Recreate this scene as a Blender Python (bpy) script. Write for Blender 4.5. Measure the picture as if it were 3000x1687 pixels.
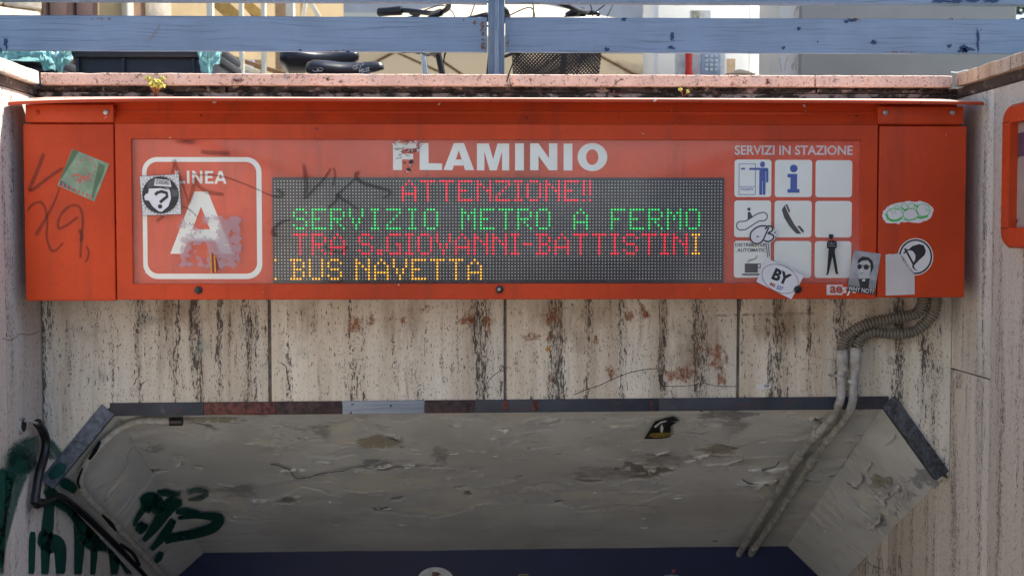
import bpy, bmesh, math, random
from mathutils import Vector, Matrix, noise
rad = math.radians
random.seed(7)
for o in list(bpy.data.objects): bpy.data.objects.remove(o)
SC = bpy.context.scene
COL = SC.collection

# ------------------------------------------------------------------ camera
W0, H0, FPX = 3000.0, 1687.0, 3670.0
CAM = Vector((0.0, -4.0, 0.25))
YAW, PITCH = rad(1.4), rad(-2.5)
ROT = Matrix.Rotation(-YAW, 3, 'Z') @ Matrix.Rotation(rad(90) + PITCH, 3, 'X')
cd = bpy.data.cameras.new('camera'); cam = bpy.data.objects.new('camera', cd); COL.objects.link(cam)
cam.matrix_world = Matrix.Translation(CAM) @ ROT.to_4x4()
cd.sensor_width = 36.0; cd.lens = 36.0 * FPX / W0
cd.clip_start = 0.05; cd.clip_end = 500.0
cd.dof.use_dof = True; cd.dof.focus_distance = 4.12; cd.dof.aperture_fstop = 4.5
SC.camera = cam

# ------------------------------------------------------------------ light
SUN_AZ, SUN_EL = rad(19), rad(55)          # azimuth from +X towards +Y
sd = Vector((math.cos(SUN_EL) * math.cos(SUN_AZ), math.cos(SUN_EL) * math.sin(SUN_AZ), math.sin(SUN_EL)))
wd = bpy.data.worlds.new('World'); SC.world = wd; wd.use_nodes = True
wn = wd.node_tree.nodes; bg = wn['Background']
sky = wn.new('ShaderNodeTexSky'); sky.sky_type = 'NISHITA'; sky.sun_disc = False
sky.sun_elevation = SUN_EL; sky.sun_rotation = math.atan2(sd.x, sd.y)
sky.air_density = 1.0; sky.dust_density = 2.0; sky.ozone_density = 1.0
wd.node_tree.links.new(sky.outputs[0], bg.inputs[0]); bg.inputs[1].default_value = 0.12
sl = bpy.data.lights.new('sun', 'SUN'); sun = bpy.data.objects.new('sun', sl); COL.objects.link(sun)
sl.energy = 5.0; sl.angle = rad(0.53); sl.color = (1.0, 0.95, 0.87)
sun.rotation_euler = (-sd).to_track_quat('-Z', 'Y').to_euler(); sun.location = (3, 3, 8)
SC.view_settings.view_transform = 'Standard'; SC.view_settings.look = 'None'
SC.view_settings.gamma = 1.0; SC.view_settings.exposure = 1.2
SC.render.engine = 'CYCLES'
SC.cycles.use_denoising = True
SC.cycles.max_bounces = 7; SC.cycles.diffuse_bounces = 5; SC.cycles.glossy_bounces = 3; SC.cycles.transparent_max_bounces = 12
SC.cycles.sample_clamp_indirect = 6.0
SC.cycles.use_adaptive_sampling = True; SC.cycles.adaptive_threshold = 0.02

# ------------------------------------------------------------------ pixel -> place helpers (photo pixels, real planes)
def ray(px, py): return ROT @ Vector(((px - W0 / 2) / FPX, -(py - H0 / 2) / FPX, -1.0))
def P(px, py, Y=0.0):
    d = ray(px, py); return CAM + d * ((Y - CAM.y) / d.y)
def PX(px, py, X):
    d = ray(px, py); return CAM + d * ((X - CAM.x) / d.x)
def PPL(px, py, p0, n):
    d = ray(px, py); return CAM + d * ((p0 - CAM).dot(n) / d.dot(n))
def SX(px, Y=0.0): return P(px, 640, Y).x
def SZ(py, Y=0.0): return P(1450, py, Y).z

# ------------------------------------------------------------------ object helpers
WL = {}
def finish(o, name, parent, ctr):
    COL.objects.link(o); WL[o.name] = Vector(ctr)
    if parent is not None:
        o.parent = parent; o.location = Vector(ctr) - WL[parent.name]
    else: o.location = Vector(ctr)
    return o
def tag(o, label=None, cat=None, group=None, kind=None):
    if label: o['label'] = label
    if cat: o['category'] = cat
    if group: o['group'] = group
    if kind: o['kind'] = kind
    return o
def thing(name, loc, label, cat, group=None, kind=None):
    o = bpy.data.objects.new(name, None); o.empty_display_size = 0.1
    finish(o, name, None, loc); return tag(o, label, cat, group, kind)
def mesh(name, verts, faces, mt, parent=None, smooth=False, attr=None, mats=None, fm=None):
    verts = [Vector(v) for v in verts]
    if not verts: verts = [Vector((0, 0, 0))]
    lo = Vector([min(v[i] for v in verts) for i in range(3)]); hi = Vector([max(v[i] for v in verts) for i in range(3)])
    c = (lo + hi) / 2
    me = bpy.data.meshes.new(name)
    me.from_pydata([v - c for v in verts], [], faces)
    if mats:
        for m in mats: me.materials.append(m)
        for p, k in zip(me.polygons, fm): p.material_index = k
    elif mt: me.materials.append(mt)
    if smooth:
        me.polygons.foreach_set('use_smooth', [True] * len(me.polygons))
        if smooth != True: me.set_sharp_from_angle(angle=rad(smooth))
    if attr:
        for k, vals in attr.items():
            a = me.attributes.new(k, 'FLOAT', 'POINT'); a.data.foreach_set('value', vals)
    me.update()
    o = bpy.data.objects.new(name, me)
    return finish(o, name, parent, c)
def frombm(name, bm, mt, parent=None, smooth=False):
    bm.normal_update()
    bm.verts.index_update()
    vs = [v.co.copy() for v in bm.verts]; fs = [[v.index for v in f.verts] for f in bm.faces]
    bm.free(); return mesh(name, vs, fs, mt, parent, smooth)
def boxbm(x0, x1, y0, y1, z0, z1, bev=0.0, seg=2, bm=None):
    b = bmesh.new()
    vs = [b.verts.new((x, y, z)) for x in (x0, x1) for y in (y0, y1) for z in (z0, z1)]
    for f in ((0, 1, 3, 2), (4, 6, 7, 5), (0, 4, 5, 1), (2, 3, 7, 6), (0, 2, 6, 4), (1, 5, 7, 3)): b.faces.new([vs[i] for i in f])
    if bev > 0: bmesh.ops.bevel(b, geom=list(b.edges), offset=bev, segments=seg, affect='EDGES', profile=0.5)
    if bm is not None:
        t = bpy.data.meshes.new('t'); b.to_mesh(t); bm.from_mesh(t); bpy.data.meshes.remove(t); b.free(); return bm
    return b
def box(name, x0, x1, y0, y1, z0, z1, mt, parent=None, bev=0.0, seg=2):
    x0, x1 = min(x0, x1), max(x0, x1); z0, z1 = min(z0, z1), max(z0, z1); y0, y1 = min(y0, y1), max(y0, y1)
    return frombm(name, boxbm(x0, x1, y0, y1, z0, z1, bev, seg), mt, parent, 40 if bev else False)
def prism(name, outline, y0, y1, mt, parent=None, bev=0.0, tf=None):
    """outline: (x,z) list, extruded from y0 (front) to y1"""
    bm = bmesh.new(); n = len(outline)
    a = [bm.verts.new((x, y0, z)) for x, z in outline]; b = [bm.verts.new((x, y1, z)) for x, z in outline]
    ff = bm.faces.new(a); bm.faces.new(list(reversed(b)))
    for i in range(n): bm.faces.new((a[i], b[i], b[(i + 1) % n], a[(i + 1) % n]))
    bmesh.ops.recalc_face_normals(bm, faces=list(bm.faces))
    if bev > 0: bmesh.ops.bevel(bm, geom=list(bm.edges), offset=bev, segments=2, affect='EDGES', profile=0.5)
    if n > 4: bmesh.ops.triangulate(bm, faces=[f for f in bm.faces if len(f.verts) > 4])
    if tf: bmesh.ops.transform(bm, matrix=tf, verts=list(bm.verts))
    return frombm(name, bm, mt, parent, 40 if bev else False)
def catmull(pts, k=6):
    pts = [Vector(p) for p in pts]
    if len(pts) < 3: return pts
    out = []; q = [pts[0] * 2 - pts[1]] + pts + [pts[-1] * 2 - pts[-2]]
    for i in range(1, len(q) - 2):
        p0, p1, p2, p3 = q[i - 1], q[i], q[i + 1], q[i + 2]
        for j in range(k):
            t = j / k
            out.append(0.5 * ((2 * p1) + (p2 - p0) * t + (2 * p0 - 5 * p1 + 4 * p2 - p3) * t * t + (3 * p1 - p0 - 3 * p2 + p3) * t ** 3))
    out.append(pts[-1]); return out
def tubegeo(pts, r, n=10, caps=True, rf=None):
    pts = [Vector(p) for p in pts]; vs = []; fs = []
    if isinstance(r, (list, tuple)) and len(r) != len(pts):
        q = []
        for i in range(len(pts)):
            t = i / max(1, len(pts) - 1) * (len(r) - 1); j = min(int(t), len(r) - 2); q.append(r[j] + (r[j + 1] - r[j]) * (t - j))
        r = q
    up = None
    for i, p in enumerate(pts):
        d = (pts[min(i + 1, len(pts) - 1)] - pts[max(i - 1, 0)])
        if d.length < 1e-9: d = Vector((0, 0, 1))
        d.normalize()
        if up is None:
            up = Vector((0, 0, 1)) if abs(d.z) < 0.9 else Vector((1, 0, 0))
        s = d.cross(up)
        if s.length < 1e-6: s = d.orthogonal()
        s.normalize(); up = s.cross(d).normalized()
        rr = rf(i / (len(pts) - 1), i) if rf else (r[i] if isinstance(r, (list, tuple)) else r)
        for k in range(n):
            a = 2 * math.pi * k / n
            vs.append(p + (s * math.cos(a) + up * math.sin(a)) * rr)
    for i in range(len(pts) - 1):
        for k in range(n):
            a, b = i * n + k, i * n + (k + 1) % n
            fs.append((a, b, b + n, a + n))
    if caps:
        fs.append(tuple(reversed(range(n)))); fs.append(tuple(range((len(pts) - 1) * n, len(pts) * n)))
    return vs, fs
def tube(name, pts, r, mt, parent=None, n=10, rf=None, smoothk=0, caps=True):
    if smoothk: pts = catmull(pts, smoothk)
    v, f = tubegeo(pts, r, n, caps, rf); return mesh(name, v, f, mt, parent, 50)
def multitube(name, segs, mt, parent=None, n=8):
    V = []; F = []
    for pts, r in segs:
        v, f = tubegeo(pts, r, n); k = len(V); V += v; F += [tuple(i + k for i in q) for q in f]
    return mesh(name, V, F, mt, parent, 50)
def xform(o_list, M):
    for o in o_list: pass
# flat print on a Y plane (each piece 0.15 mm proud of the one before)
def circ(cx, cy, rx, ry=None, n=28, a0=0, a1=360):
    ry = rx if ry is None else ry
    return [(cx + rx * math.cos(rad(a0 + (a1 - a0) * i / n)), cy + ry * math.sin(rad(a0 + (a1 - a0) * i / n))) for i in range(n if a1 - a0 == 360 else n + 1)]
def rrect(x0, y0, x1, y1, r, n=6):
    out = []
    for cx, cy, a in ((x1 - r, y1 - r, 0), (x0 + r, y1 - r, 90), (x0 + r, y0 + r, 180), (x1 - r, y0 + r, 270)):
        out += [(cx + r * math.cos(rad(a + 90 * i / n)), cy + r * math.sin(rad(a + 90 * i / n))) for i in range(n + 1)]
    return out
def stroke2(pts, w, closed=False):
    """outline quads of a 2-D polyline in px"""
    pts = [Vector((p[0], p[1])) for p in pts]; n = len(pts); L = []; R = []
    for i in range(n):
        a = pts[(i - 1) % n] if (closed or i > 0) else pts[i]; b = pts[(i + 1) % n] if (closed or i < n - 1) else pts[i]
        d = (b - a); d = d.normalized() if d.length > 1e-9 else Vector((1, 0)); nn = Vector((-d.y, d.x))
        ww = w[i] if isinstance(w, (list, tuple)) else w
        L.append(pts[i] + nn * ww / 2); R.append(pts[i] - nn * ww / 2)
    return [[tuple(L[i]), tuple(L[(i + 1) % n]), tuple(R[(i + 1) % n]), tuple(R[i])] for i in range(n if closed else n - 1)]
def ringq(outer, inner):
    n = len(outer); return [[outer[i], outer[(i + 1) % n], inner[(i + 1) % n], inner[i]] for i in range(n)]
def flat(name, polys, mt, parent, Y, conv=None, step=0.00012, mats=None, idx=None):
    V = []; F = []
    for k, pl in enumerate(polys):
        y = Y - step * (k % 8); b = len(V)
        for q in pl:
            x, yy = conv(*q) if conv else q
            V.append((SX(x, y), y, SZ(yy, y)))
        F.append(tuple(range(b, b + len(pl))))
    # orient towards -Y
    out = []
    for f in F:
        n = Vector((0, 0, 0))
        for i in range(len(f)):
            a, c = Vector(V[f[i]]), Vector(V[f[(i + 1) % len(f)]]); n += a.cross(c)
        out.append(f if n.y < 0 else tuple(reversed(f)))
    return mesh(name, V, out, mt, parent, mats=mats, fm=idx)
def textpolys(s, bold=0.0, size=1.0, shear=0.0):
    cu = bpy.data.curves.new('txt', 'FONT'); cu.body = s; cu.size = size; cu.offset = bold; cu.fill_mode = 'FRONT'; cu.shear = shear; cu.resolution_u = 4
    o = bpy.data.objects.new('txt', cu); COL.objects.link(o)
    dg = bpy.context.evaluated_depsgraph_get(); dg.update()
    me = bpy.data.meshes.new_from_object(o.evaluated_get(dg))
    vs = [v.co.copy() for v in me.vertices]; fs = [tuple(p.vertices) for p in me.polygons]
    bpy.data.objects.remove(o); bpy.data.curves.remove(cu); bpy.data.meshes.remove(me)
    return vs, fs
def text(name, s, box4, mt, parent, Y, bold=0.0, ang=0.0, shear=0.0, place=None):
    """fit text into px box x0,y0,x1,y1 (before rotation by ang about its centre)"""
    vs, fs = textpolys(s, bold, shear=shear)
    x0, y0, x1, y1 = box4
    ax0 = min(v.x for v in vs); ax1 = max(v.x for v in vs); ay0 = min(v.y for v in vs); ay1 = max(v.y for v in vs)
    cx, cy = (x0 + x1) / 2, (y0 + y1) / 2; ca, sa = math.cos(rad(ang)), math.sin(rad(ang)); V = []
    for v in vs:
        u = x0 + (v.x - ax0) / (ax1 - ax0) * (x1 - x0) - cx; w = y1 - (v.y - ay0) / (ay1 - ay0) * (y1 - y0) - cy
        px, py = cx + u * ca - w * sa, cy + u * sa + w * ca
        V.append(place(px, py) if place else (SX(px, Y), Y, SZ(py, Y)))
    return mesh(name, V, fs, mt, parent)
# paint/marker/spray strokes: ribbons with a soft edge carried in attribute 'a'
def ribbon(name, pts, w, mt, parent, place, k=6, soft=0.35, taper=True):
    p2 = catmull([Vector((p[0], p[1], 0)) for p in pts], k) if len(pts) > 2 else [Vector((p[0], p[1], 0)) for p in pts]
    n = len(p2); ww = w if isinstance(w, (list, tuple)) else [w] * len(pts)
    cum = [0.0]
    for i in range(1, n): cum.append(cum[-1] + (p2[i] - p2[i - 1]).length)
    V = []; A = []; F = []; cols = [(-0.5, 0.0), (-0.5 + soft / 2, 1.0), (0, 1.0), (0.5 - soft / 2, 1.0), (0.5, 0.0)]
    for i in range(n):
        d = p2[min(i + 1, n - 1)] - p2[max(i - 1, 0)]; d = d.normalized() if d.length > 1e-9 else Vector((1, 0, 0)); nn = Vector((-d.y, d.x, 0))
        t = i / max(1, n - 1) * (len(ww) - 1); j = min(int(t), len(ww) - 2) if len(ww) > 1 else 0
        wi = ww[j] + (ww[min(j + 1, len(ww) - 1)] - ww[j]) * (t - j)
        e = min(1.0, min(cum[i], cum[-1] - cum[i]) / max(1e-6, min(wi * .5, cum[-1] * .3))) if taper else 1.0
        for c, al in cols:
            q = p2[i] + nn * wi * c; V.append(place(q.x, q.y)); A.append(al * e)
    m = len(cols)
    for i in range(n - 1):
        for c in range(m - 1): F.append((i * m + c, i * m + c + 1, (i + 1) * m + c + 1, (i + 1) * m + c))
    return mesh(name, V, F, mt, parent, attr={'a': A})
def blob(name, cx, cy, rx, ry, mt, parent, place, n=20, jag=0.25, soft=0.45, seed=0, ang=0.0):
    rnd = random.Random(seed + int(cx * 7 + cy)); V = [place(cx, cy)]; A = [1.0]; F = []
    js = [1 + jag * (rnd.random() * 2 - 1) for _ in range(n)]; ca, sa = math.cos(rad(ang)), math.sin(rad(ang))
    for rr, al in ((1 - soft, 1.0), (1.0, 0.0)):
        for i in range(n):
            a = 2 * math.pi * i / n; u, w = rx * rr * js[i] * math.cos(a), ry * rr * js[i] * math.sin(a)
            V.append(place(cx + u * ca - w * sa, cy + u * sa + w * ca)); A.append(al)
    for i in range(n):
        j = (i + 1) % n; F.append((0, 1 + i, 1 + j)); F.append((1 + i, 1 + n + i, 1 + n + j, 1 + j))
    return mesh(name, V, F, mt, parent, attr={'a': A})

# ------------------------------------------------------------------ material helpers
class G:
    def __init__(s, name):
        s.m = bpy.data.materials.new(name); s.m.use_nodes = True; s.nt = s.m.node_tree; s.b = s.nt.nodes['Principled BSDF']; s.out = s.nt.nodes['Material Output']
    def n(s, t, i=None, **kw):
        nd = s.nt.nodes.new('ShaderNode' + t)
        for k, v in kw.items(): setattr(nd, k, v)
        for k, v in (i or {}).items(): s.set(nd.inputs[k], v)
        return nd
    def set(s, sock, v):
        if isinstance(v, bpy.types.NodeSocket): s.nt.links.new(v, sock)
        elif isinstance(v, (tuple, list)) and len(v) == 3 and sock.type == 'RGBA': sock.default_value = (*v, 1)
        else: sock.default_value = v
    def pos(s, sc=(1, 1, 1), rnd=0.0, obj=False):
        g = s.n('TexCoord').outputs['Object'] if obj else s.n('NewGeometry').outputs['Position']
        if rnd:
            r = s.n('ObjectInfo').outputs['Random']
            c = s.n('CombineXYZ', {0: s.math('MULTIPLY', r, rnd), 1: s.math('MULTIPLY', r, rnd * 0.7), 2: s.math('MULTIPLY', r, rnd * 1.3)}).outputs[0]
            g = s.n('VectorMath', {0: g, 1: c}, operation='ADD').outputs[0]
        return s.n('VectorMath', {0: g, 1: Vector(sc)}, operation='MULTIPLY').outputs[0]
    def noise(s, v, scale, detail=4, rough=0.55, dist=0.0):
        return s.n('TexNoise', {'Vector': v, 'Scale': scale, 'Detail': detail, 'Roughness': rough, 'Distortion': dist}).outputs[0]
    def vor(s, v, scale, feature='F1', rnd=1.0):
        nd = s.n('TexVoronoi', feature=feature); s.set(nd.inputs['Vector'], v); s.set(nd.inputs['Scale'], scale); s.set(nd.inputs['Randomness'], rnd); return nd
    def math(s, op, a, b=0.0, c=None, clamp=False):
        nd = s.n('Math', {0: a, 1: b}, operation=op); nd.use_clamp = clamp
        if c is not None: s.set(nd.inputs[2], c)
        return nd.outputs[0]
    def step(s, f, lo, hi):
        return s.n('MapRange', {0: f, 1: lo, 2: hi, 3: 0.0, 4: 1.0}, interpolation_type='SMOOTHSTEP').outputs[0]
    def ramp(s, f, stops):
        nd = s.n('ValToRGB', {0: f}); cr = nd.color_ramp
        while len(cr.elements) < len(stops): cr.elements.new(0.5)
        for e, (p, c) in zip(cr.elements, stops): e.position = p; e.color = (*c, 1)
        return nd.outputs[0]
    def mix(s, f, a, b, bt='MIX'):
        nd = s.n('Mix', data_type='RGBA', blend_type=bt); s.set(nd.inputs[0], f); s.set(nd.inputs[6], a); s.set(nd.inputs[7], b); return nd.outputs[2]
    def bump(s, h, strength=0.3, dist=0.01, normal=None):
        nd = s.n('Bump', {'Height': h, 'Strength': strength, 'Distance': dist})
        if normal is not None: s.set(nd.inputs['Normal'], normal)
        return nd.outputs[0]
    def fin(s, col=None, rough=None, metal=None, nrm=None, **kw):
        for k, v in (('Base Color', col), ('Roughness', rough), ('Metallic', metal), ('Normal', nrm)):
            if v is not None: s.set(s.b.inputs[k], v)
        for k, v in kw.items(): s.set(s.b.inputs[k.replace('_', ' ')], v)
        return s.m
def plain(name, col, rough=0.5, metal=0.0, var=0.15, sc=30.0, bump=0.0, **kw):
    g = G(name); f = g.noise(g.pos(rnd=5.0), sc, 5, 0.6)
    c = g.mix(g.step(f, 0.3, 0.7), tuple(x * (1 - var) for x in col), tuple(min(1, x * (1 + var)) for x in col))
    nrm = g.bump(f, bump, 0.004) if bump else None
    return g.fin(c, rough, metal, nrm, **kw)
def specks(g, col, v, scale, size, cutoff, scol):
    """sparse chips/flecks: voronoi cells picked at random, irregular outline"""
    w = g.n('VectorMath', {0: v, 1: g.n('VectorMath', {0: g.n('TexNoise', {'Vector': v, 'Scale': scale * 3.0, 'Detail': 3.0}).outputs[1], 1: Vector((0.6 / scale,) * 3)}, operation='MULTIPLY').outputs[0]}, operation='ADD').outputs[0]
    vo = g.vor(w, scale); sep = g.n('SeparateColor', {0: vo.outputs['Color']})
    pick = g.math('GREATER_THAN', sep.outputs[0], cutoff)
    rad_ = g.math('MULTIPLY', g.math('POWER', sep.outputs[1], 2.0), size)
    hit = g.math('MULTIPLY', pick, g.math('LESS_THAN', vo.outputs['Distance'], rad_))
    return g.mix(hit, col, scol), hit
def signpaint(name, col, rough=0.38):
    g = G(name); v = g.pos(rnd=3.0)
    big = g.noise(v, 1.8, 5, 0.6); fine = g.noise(v, 45, 5, 0.65)
    c = g.mix(g.step(big, 0.3, 0.72), tuple(x * 0.78 for x in col), tuple(min(1, x * 1.12) for x in col))
    c = g.mix(g.math('MULTIPLY', g.step(fine, 0.52, 0.75), 0.3), c, tuple(x * 0.55 for x in col))
    drip = g.noise(g.pos((14, 14, 1.2)), 1.0, 6, 0.65)
    c = g.mix(g.math('MULTIPLY', g.step(drip, 0.50, 0.75), 0.38), c, (0.16, 0.04, 0.022))
    c, h1 = specks(g, c, v, 28, 0.17, 0.90, (0.62, 0.52, 0.48))
    c, h2 = specks(g, c, v, 30, 0.17, 0.84, (0.09, 0.035, 0.03))
    nb = g.bump(g.math('ADD', g.math('MULTIPLY', g.noise(v, 220, 2, 0.5), 0.03), big), 0.12, 0.03); nb = g.bump(h1, 0.3, 0.001, nb)
    return g.fin(c, g.math('ADD', rough, g.math('MULTIPLY', fine, 0.25)), 0.0, nb, Specular_IOR_Level=0.28)
def travertine(name, cream=(0.74, 0.69, 0.58), tan=(0.53, 0.44, 0.325), pits=1.0, grime=0.5):
    g = G(name); p = g.pos(rnd=7.0)
    wob = g.n('VectorMath', {0: p, 1: g.n('VectorMath', {0: g.n('TexNoise', {'Vector': p, 'Scale': 6.0, 'Detail': 2.0}).outputs[1], 1: Vector((0.03, 0.03, 0.03))}, operation='MULTIPLY').outputs[0]}, operation='ADD').outputs[0]
    def st(x, z): return g.n('VectorMath', {0: wob, 1: Vector((x, x, z))}, operation='MULTIPLY').outputs[0]
    band = g.noise(st(10, 0.5), 1.0, 5, 0.66)
    c = g.ramp(band, [(0.30, tan), (0.44, tuple((a * 1.2 + b) / 2.2 for a, b in zip(cream, tan))), (0.56, cream), (0.72, tuple(min(1, x * 1.16) for x in cream))])
    stream = g.noise(st(17, 0.8), 1.0, 3, 0.6)
    sm = g.step(stream, 0.50, 0.68)
    # holes: long ones inside the streams, pinpricks everywhere
    pn = g.noise(st(150, 30), 1.0, 3, 0.62)
    big = g.step(g.math('ADD', pn, g.math('MULTIPLY', sm, 0.14 * (0.6 + 0.4 * pits))), 0.655, 0.69)
    fn = g.noise(st(260, 80), 1.0, 2, 0.6)
    fine = g.step(g.math('ADD', fn, g.math('MULTIPLY', sm, 0.13)), 0.625, 0.68)
    hole = g.math('MAXIMUM', big, g.math('MULTIPLY', fine, 0.8))
    gr = g.math('MULTIPLY', g.step(g.math('ADD', g.math('MULTIPLY', stream, 0.5), g.math('MULTIPLY', g.noise(st(36, 3), 1.0, 4, 0.7), 0.5)), 0.50, 0.68), grime)
    c = g.mix(gr, c, (0.13, 0.105, 0.085))
    c = g.mix(g.math('MULTIPLY', hole, 0.90), c, (0.055, 0.043, 0.035))
    return g.fin(c, 0.75, 0.0, g.bump(g.math('SUBTRACT', 1.0, hole), 0.5, 0.003))
def pinkstone(name, col=(0.70, 0.50, 0.41), black=0.0):
    g = G(name); v = g.pos(rnd=3.0)
    big = g.noise(v, 6, 5, 0.6); c = g.mix(g.step(big, 0.3, 0.7), tuple(x * 0.82 for x in col), tuple(min(1, x * 1.12) for x in col))
    pit = g.step(g.noise(v, 150, 3, 0.65), 0.585, 0.65); cl = g.step(g.noise(v, 9, 4, 0.6), 0.46, 0.66)
    pit2 = g.math('MULTIPLY', g.step(g.noise(v, 60, 4, 0.7), 0.56, 0.62), cl)
    hole = g.math('ADD', g.math('MULTIPLY', pit, 0.8), pit2, clamp=True)
    c = g.mix(g.math('MULTIPLY', hole, 0.85), c, (0.05, 0.022, 0.018))
    gry = g.step(g.noise(v, 2.2, 4, 0.6), 0.5, 0.7); c = g.mix(g.math('MULTIPLY', gry, 0.3), c, (0.42, 0.37, 0.36))
    if black:
        bk = g.step(g.noise(g.pos((14, 14, 26)), 1.0, 7, 0.72), 0.62 - 0.16 * black, 0.66 - 0.12 * black); c = g.mix(g.math('MULTIPLY', bk, 0.93), c, (0.018, 0.014, 0.012))
    return g.fin(c, 0.8, 0.0, g.bump(g.math('SUBTRACT', big, hole), 0.6, 0.004))
def brushpaint(name, col=(0.160, 0.240, 0.355), vert=False, chips=1.0):
    g = G(name); v = g.pos(rnd=2.0)
    w = g.n('VectorMath', {0: v, 1: g.n('VectorMath', {0: g.n('TexNoise', {'Vector': v, 'Scale': 3.0, 'Detail': 3.0}).outputs[1], 1: Vector((0.05, 0.05, 0.05))}, operation='MULTIPLY').outputs[0]}, operation='ADD').outputs[0]
    s = g.n('VectorMath', {0: w, 1: Vector((160, 160, 3) if vert else (3.5, 3.5, 260))}, operation='MULTIPLY').outputs[0]
    br = g.noise(s, 1.0, 5, 0.6); big = g.noise(v, 4, 4, 0.6)
    c = g.mix(g.step(big, 0.3, 0.7), tuple(x * 0.88 for x in col), tuple(x * 1.1 for x in col))
    c = g.mix(g.math('MULTIPLY', g.step(br, 0.53, 0.68), 0.7), c, tuple(x * 0.52 for x in col)); c = g.mix(g.math('MULTIPLY', g.step(br, 0.47, 0.34), 0.3), c, tuple(min(1, x * 1.35) for x in col))
    edge = g.math('MULTIPLY', g.step(g.noise(v, 26, 5, 0.7), 0.70, 0.73), chips)
    c = g.mix(g.math('MULTIPLY', edge, 0.8), c, (0.05, 0.075, 0.13))
    c, h = specks(g, c, v, 30, 0.16, 0.84, (0.03, 0.03, 0.04)); h2 = h
    nb = g.bump(br, 0.25, 0.0015); nb = g.bump(h, -0.4, 0.001, nb)
    return g.fin(c, 0.42, 0.0, nb)
def decal(name, col, rough=0.5, alpha=1.0, lo=0.25, hi=0.7, nsc=60.0, grain=0.5, stretch=(1, 1, 1), spec=0.3, stain=False):
    """thin coat whose cover follows attribute a broken up by noise"""
    g = G(name); a = g.n('Attribute', attribute_name='a').outputs['Fac']
    nz = g.noise(g.pos(stretch), nsc, 5, 0.65)
    if stain: f = g.math('MULTIPLY', g.step(g.math('ADD', nz, g.math('MULTIPLY', g.math('SUBTRACT', a, 1.0), 0.30)), lo, hi), alpha)
    else:
        f = g.math('ADD', a, g.math('MULTIPLY', g.math('SUBTRACT', nz, 0.5), grain * 2))
        f = g.math('MULTIPLY', g.step(g.math('MULTIPLY', f, g.step(a, 0.0, 0.15)), lo, hi), alpha)
    g.set(g.b.inputs['Base Color'], col); g.set(g.b.inputs['Roughness'], rough); g.set(g.b.inputs['Specular IOR Level'], spec)
    tr = g.n('BsdfTransparent'); mx = g.n('MixShader', {0: f, 1: tr.outputs[0], 2: g.b.outputs[0]})
    g.nt.links.new(mx.outputs[0], g.out.inputs[0]); return g.m
def emit(name, col, st):
    g = G(name); g.set(g.b.inputs['Base Color'], tuple(x * 0.3 for x in col)); g.set(g.b.inputs['Emission Color'], col); g.b.inputs['Emission Strength'].default_value = st; g.b.inputs['Roughness'].default_value = 0.4; g.m.cycles.emission_sampling = 'NONE'; return g.m

# ------------------------------------------------------------------ materials
m_red = signpaint('sign_red_paint', (0.57, 0.058, 0.012))
m_face = signpaint('printed_orange_face', (0.72, 0.085, 0.028), 0.45)
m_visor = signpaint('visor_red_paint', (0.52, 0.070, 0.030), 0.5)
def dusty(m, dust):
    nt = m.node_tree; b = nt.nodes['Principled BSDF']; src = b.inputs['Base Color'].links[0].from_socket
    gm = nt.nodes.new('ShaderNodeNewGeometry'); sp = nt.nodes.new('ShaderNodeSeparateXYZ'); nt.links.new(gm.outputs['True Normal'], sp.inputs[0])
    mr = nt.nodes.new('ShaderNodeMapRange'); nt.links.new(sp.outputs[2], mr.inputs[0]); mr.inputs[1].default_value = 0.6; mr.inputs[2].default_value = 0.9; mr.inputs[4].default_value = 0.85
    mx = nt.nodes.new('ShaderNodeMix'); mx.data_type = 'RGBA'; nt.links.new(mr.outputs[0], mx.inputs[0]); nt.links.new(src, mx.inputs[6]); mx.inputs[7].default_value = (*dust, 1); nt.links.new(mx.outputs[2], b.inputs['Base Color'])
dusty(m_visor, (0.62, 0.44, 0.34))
m_white = plain('milky_print', (0.84, 0.86, 0.78), 0.5, var=0.05, sc=4)
m_grey_print = plain('faded_grey_print', (0.70, 0.62, 0.60), 0.5, var=0.06, sc=8)
m_blue_print = plain('blue_print', (0.035, 0.085, 0.36), 0.5, var=0.08)
m_black_print = plain('charcoal_print', (0.022, 0.022, 0.026), 0.5, var=0.2)
m_led_board = plain('led_board', (0.024, 0.025, 0.026), 0.6, var=0.2, sc=90)
m_led_off = plain('led_off', (0.84, 0.82, 0.72), 0.4, var=0.25, sc=14)
m_led_red = emit('led_red', (1.0, 0.012, 0.035), 1.1)
m_led_green = emit('led_green', (0.02, 0.80, 0.15), 0.68)
m_led_yellow = emit('led_yellow', (1.0, 0.40, 0.02), 0.95)
m_dark = plain('dark_gap', (0.012, 0.011, 0.011), 0.9)
m_black = plain('black_plastic', (0.012, 0.012, 0.014), 0.35, var=0.3)
m_steel = plain('dull_steel', (0.42, 0.41, 0.38), 0.4, 0.8, bump=0.3, sc=200)
m_trav = travertine('travertine_panel', pits=1.3, grime=0.45)
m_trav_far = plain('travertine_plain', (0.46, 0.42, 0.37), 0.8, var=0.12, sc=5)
m_trav_b = travertine('travertine_panel_pale', (0.68, 0.635, 0.57), (0.55, 0.48, 0.40), 0.3, 0.3)
m_trav_right = travertine('travertine_right', (0.65, 0.58, 0.49), (0.60, 0.52, 0.425), -0.3, 0.22)
m_trav_side = travertine('travertine_side', (0.60, 0.55, 0.495), (0.555, 0.50, 0.44), -0.3, 0.18)
m_grout = plain('joint_filler', (0.17, 0.15, 0.125), 0.9, var=0.35, sc=40, bump=0.5)
m_pink = pinkstone('pink_coping')
m_pink_blk = pinkstone('stained_course', (0.50, 0.37, 0.32), 1.6)
m_pink_low = pinkstone('lower_course', (0.52, 0.42, 0.39), 1.05)
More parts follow.
